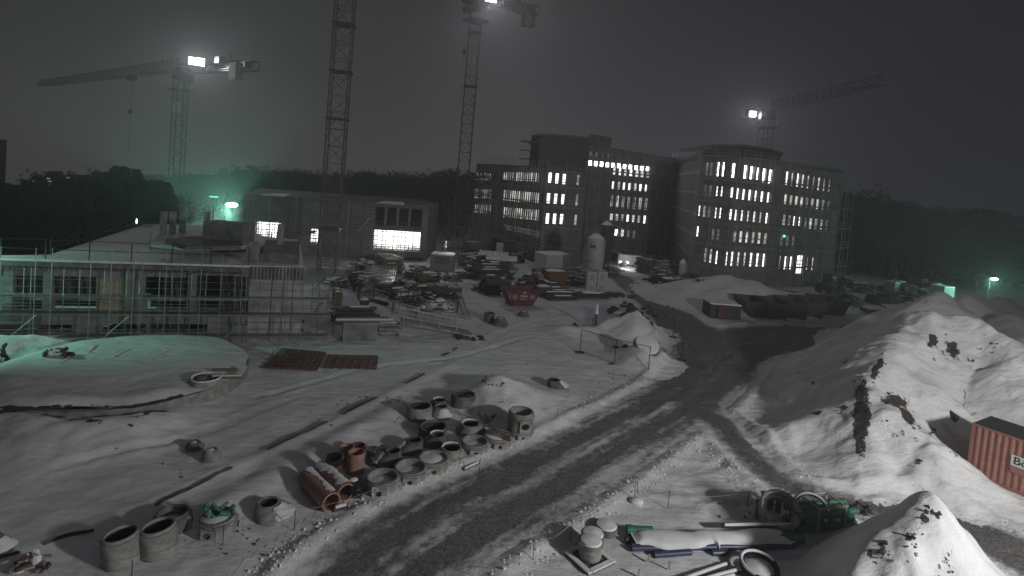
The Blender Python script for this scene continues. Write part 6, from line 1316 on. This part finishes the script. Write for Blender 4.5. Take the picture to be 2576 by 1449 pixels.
# blue standpipe
g = G(1497, 828); t = thing('standpipe', 'slim blue standpipe with a frosted head on the open snow', 'standpipe', (g.x, g.y, 0)); h = hz(g, 766); MB().bar((0, 0, 0), (0, 0, h*.62), .13, 10).build('casing', 'blue', t); MB().bar((0, 0, h*.62), (0, 0, h), .17, 8, .1).build('frosted_head', 'snowcap', t)
for i, (x, yb, yt) in enumerate(((1489, 826, 799), (1544, 828, 799), (1554, 825, 801))): g = G(x, yb); tag(MB().bar((g.x, g.y, 0), (g.x, g.y, hz(g, yt)), .04, 5).build('steel_post', 'gdark'), ('thin dark post just left of the blue standpipe', 'left of two thin dark posts right of the standpipe', 'right of two thin dark posts right of the standpipe')[i], 'post')
# mobile fence panels
def fpanel(label, x0, yb0, yt0, x1, yb1, yt1):
    a, b = G(x0, yb0), G(x1, yb1); h = max(1.0, hz(a, yt0)); t = thing('fence_panel', label, 'fence panel', (a.x, a.y, 0)); d = b-a; k = MB()
    MB().bar((0, 0, 0), (0, 0, h), .035, 5).build('upright', 'gdark', t); MB().bar(d, d+Vector((0, 0, h)), .035, 5).build('upright', 'gdark', t); MB().bar((0, 0, h), d+Vector((0, 0, h)), .028, 5).build('top_rail', 'gdark', t); MB().bar((0, 0, .2), d+Vector((0, 0, .2)), .02, 5).build('bottom_rail', 'gdark', t)
    for i in range(1, 30): f = i/30; k.bar(d*f+Vector((0, 0, .2)), d*f+Vector((0, 0, h)), .004, 3)
    k.build('mesh_infill', 'gdark', t); nn = Vector((-d.y, d.x, 0)).normalized()
    for q in (Vector((0, 0, 0)), d): MB().box((q.x, q.y, .07), (.7, .25, .14), 0).build('foot', 'rubber', t)
fpanel('mobile fence panel left of the slab mound, nearest the standpipe', 1458, 888, 828, 1545, 920, 854)
fpanel('mobile fence panel running from the slab mound toward the road', 1545, 920, 854, 1630, 940, 872)
fpanel('mobile fence panel beside the road, far side', 1650, 820, 778, 1692, 850, 796)
fpanel('mobile fence panel beside the road, near side', 1692, 850, 800, 1715, 908, 838)
for i, (x, yb, yt) in enumerate(((1203, 1290, 1190),)): pass
g = G(1600, 1262); t = thing('tape_tripod', 'thin wire tripod with a snow lump on the trampled snow', 'tripod', (g.x, g.y, 0)); MB().bar((-.06, 0, 0), (0, 0, .95), .012, 4).build('leg', 'steel', t); MB().bar((.06, 0, 0), (0, 0, .95), .012, 4).build('leg', 'steel', t); MB().blob((0, -.05, .05), (.34, .25, .14), 12, 6, .06).build('snow_lump', 'snowcap', t, smooth=True)
# slab on the mound
g = G(1626, 868, 1.35); t = thing('tilted_slab', 'rough round slab with a thick snow top tilted on its mound', 'slab', (g.x, g.y, 1.15), 0, None, .5, .12); MB().lathe([(.01, 0), (1.0, 0), (1.12, .12), (1.05, .3), (.01, .3)], 18).build('slab', 'wood', t); MB().lathe([(1.0, .3), (.97, .42), (.6, .5), (.01, .52)], 18).build('snow_layer', 'snowcap', t, smooth=True)
debris('broken boards lying right of the tilted slab', 1668, 890, 40, 10, ('woodp', 'wood'), h=.4)
debris('boards lying left of the tilted slab', 1575, 880, 60, 10, ('wood', 'tarp'), h=.5)
debris('dark flapping tarpaulin pieces on the peaked heap', 1570, 792, 70, 16, ('tarp',), h=1.6)
debris('dark tarpaulin pieces on the right slope of the peaked heap', 1628, 795, 46, 12, ('tarp',), h=1.2)
# row of dark skips and machines by the right branch
for i, (x0, yb, x1, yt) in enumerate(((1872, 800, 1925, 758), (1925, 806, 1978, 762), (1975, 806, 2025, 762), (2018, 803, 2068, 760), (2062, 797, 2118, 756))):
    skip(('leftmost', 'second', 'middle', 'fourth', 'rightmost')[i]+' dark roll-off skip in the parked row beside the right road branch', x0, yb, x1, yt, 'gdark', 4.2, rot=-.35, fill='')
    g = G((x0+x1)/2-6, (yb+yt)/2+4); tag(MB().box((g.x, g.y-1.2, .9), (.5, .04, .35)).build('paper_plate', 'white'), 'small pale plate on the '+('leftmost', 'second', 'middle', 'fourth', 'rightmost')[i]+' dark roll-off skip', 'plate')
cabin('dark twin bin cabinet with a red door left of the skip row', 1785, 800, 1862, 765, 2.4, 'gdark', doors=0, snow=True, rib=False, y1=806)
a = G(1812, 803); tag(MB().box((a.x, a.y-.1, .8), (.8, .1, 1.3)).build('panel_board', 'red'), 'dark red panel leaning on the twin bin cabinet', 'panel')
debris('long dark covered log pile behind the twin bin cabinet', 1815, 752, 110, 60, ('wood', 'tarp', 'gdark'), h=1.6)
debris('dark covered timber at the left end of the log pile', 1765, 750, 60, 30, ('tarp', 'gdark'), h=1.1)
g = G(2085, 738); t = thing('wheel_loader', 'dark parked wheel loader at the right end of the low mound', 'loader', (g.x, g.y, 0), .5)
MB().box((0, 0, 1.1), (3.6, 1.9, 1.0), 0, .95).build('chassis', 'gdark', t); cb_ = MB().box((-.2, 0, 2.3), (1.5, 1.5, 1.5), 0, .88).build('cab', 'gdark', t); MB().box((-.2, -.74, 2.35), (1.1, .03, .9)).build('window', 'pane', cb_)
for x_ in (-1.2, 1.2):
    for y_ in (-.95, .95): MB().bar((x_, y_-.22, .7), (x_, y_+.22, .7), .7, 16).build('wheel', 'rubber', t)
MB().prism([(1.9, -1.1), (2.8, -1.1), (2.8, 1.1), (1.9, 1.1)], [.2, .1, .1, .2], [1.2, .4, .4, 1.2]).build('bucket', 'gdark', t); MB().bar((.8, 0, 1.4), (2.1, 0, .7), .15, 4).build('lift_arm', 'gdark', t)
cabin('dark green-grey machine box right of the wheel loader', 2098, 715, 2122, 695, 2.0, 'concd', snow=False, rib=False)
def cargo(label, x0, yb, x1, yt, m='tarp'):
    a, b = G(x0, yb), G(x1, yb); L = (b-a).length; h = hz(a, yt); t = thing('covered_trailer', label, 'trailer', (a.x, a.y, 0)); MB().prism([(0, 0), (L, 0), (L, 2.2), (0, 2.2)], .5, [h*.8, h, h, h*.85]).build('box', m, t); MB().prism([(.1, .1), (L-.1, .1), (L-.1, 2.1), (.1, 2.1)], [h*.8+.01, h+.01, h+.01, h*.85+.01], [h*.8+.12, h+.12, h+.12, h*.85+.12]).build('snow_layer', 'snowcap', t)
    for x_ in (L*.2, L*.8): MB().bar((x_, -.05, .4), (x_, .2, .4), .4, 14).build('wheel', 'rubber', t)
cargo('covered trailer half hidden behind the tallest heap, snow on its roof', 2238, 805, 2282, 772); cargo('dark covered trailer left of the snow-roofed one', 2188, 800, 2235, 776)
cabin('dark cabinet pair behind the covered trailers, left', 2208, 768, 2232, 748, 2, 'gdark', snow=False, rib=False); cabin('dark cabinet pair behind the covered trailers, right', 2234, 768, 2264, 744, 2, 'gdark', snow=False, rib=False)
cabin('pale green-lit tall box near the right wood', 2248, 742, 2262, 712, 1.6, 'white', snow=True, rib=False); cabin('dark box beside the pale green-lit tall one', 2263, 740, 2275, 710, 1.6, 'gdark', snow=True, rib=False)
cabin('green-lit pale caravan body behind the broad heap', 2372, 762, 2398, 724, 2.2, 'white', nm='caravan', cat='caravan', snow=True, rib=False)
cabin('small pale locker left of the caravan', 2355, 750, 2366, 716, .8, 'white', snow=True, rib=False); cabin('small pale column-like box by the right wood', 2298, 745, 2306, 722, .8, 'white', snow=True, rib=False)
debris('green-lit snow-dusted clutter between the boxes at the right', 2300, 742, 90, 50, ('snowcap', 'gdark', 'wood'), h=1.3)
debris('dark clutter at the foot of the right wing', 1960, 702, 170, 60, ('gdark', 'wood', 'net' if False else 'conc'), h=1.0)
debris('dark weeds and sticks on the low mound', 1985, 738, 60, 24, ('wood', 'gdark'), h=.5)
g = atY(2085, 700, 90); a, b = G(2066, 724), G(2085, 724); 
# thin mast right of the wing
for x, yb, yt, lb in ((2256, 742, 672, 'thin dark pole rising behind the pale tall box'), (2330, 740, 650, 'faint birch-like pole before the right wood')): g = atY(x, yt, 86); tag(MB().bar((g.x, 86, 0), (g.x, 86, g.z), .06, 5).build('pole', 'steel'), lb, 'pole')
# distant lit windows above the left wood
for x, y, w_, lb in ((122, 449, 8, 'topmost distant light strip above the left wood'), (125, 456, 9, 'middle distant light strip above the left wood'), (128, 463, 7, 'lowest distant light strip above the left wood'), (171, 447, 8, 'lone distant light strip between the treetops'), (84, 455, 4, 'faint distant light strip at the left treetops')):
    g = atY(x, y, 64); tag(MB().box(tuple(g), (w_*.045, .1, .08)).build('distant_light', 'litD'), lb, 'light')
g = G(342, 590, 6); tag(MB().blob((g.x, g.y, 7.2), (.07, .07, .25), 8, 6, 0).build('edge_lamp', 'litB'), 'small white lamp at the far left corner of the low roof by the pines', 'lamp')
g = atY(4, 357, 108); g2 = atY(17, 357, 108); t = thing('tower_block', 'dark tower block cut by the left picture edge above the near wood', 'building', (g2.x, 108, 0)); Lt = 11.
sk = g2.x/108*6; pl = [(-Lt, 0), (0, 0), (sk*1.0, 6), (-Lt+sk, 6)]
MB().prism(pl, 0, g.z).build('wall', 'inner', t); MB().prism([(x-.1*(x < 0), y) for x, y in pl], g.z+.003, g.z+.4).build('roof', 'gdark', t)
for fl in range(1, 5): MB().box((-Lt/2, -.03, g.z-fl*3), (Lt*.8, .06, 1.2)).build('window_band', 'pane', t)
# light on the sign cabin
g = G(1112, 690); p = (g.x, g.y+1.3, hs+.9); t = thing('cabin_lamp', 'small bright lamp stand on top of the company sign cabin', 'lamp', p); MB().bar((0, 0, -.8), (0, 0, .2), .06, 6).build('stand', 'steel', t); MB().lathe([(.3, 0), (.15, .3), (.12, .9), (.01, .95)], 12, (0, 0, -.1)).build('lamp_body', 'snowlit', t); lamp('cabin_light', (p[0]+.8, p[1]-.3, p[2]+.8), 60, (1, 1, 1), .1)
# ================================================================ HAZE
hb = MB().box((25, 150, 32), (420, 420, 190)).build('haze', 'white'); hm = bpy.data.materials.new('night_haze'); hm.use_nodes = True; n = hm.node_tree; n.nodes.remove(n.nodes['Principled BSDF'])
pv = n.nodes.new('ShaderNodeVolumePrincipled'); pv.inputs['Color'].default_value = (.9, .9, .92, 1); pv.inputs['Density'].default_value = .0021; pv.inputs['Anisotropy'].default_value = .55
n.links.new(pv.outputs[0], n.nodes['Material Output'].inputs['Volume']); hb.data.materials[0] = hm; hb['kind'] = 'stuff'; hb['label'] = 'thin night haze over the building site'
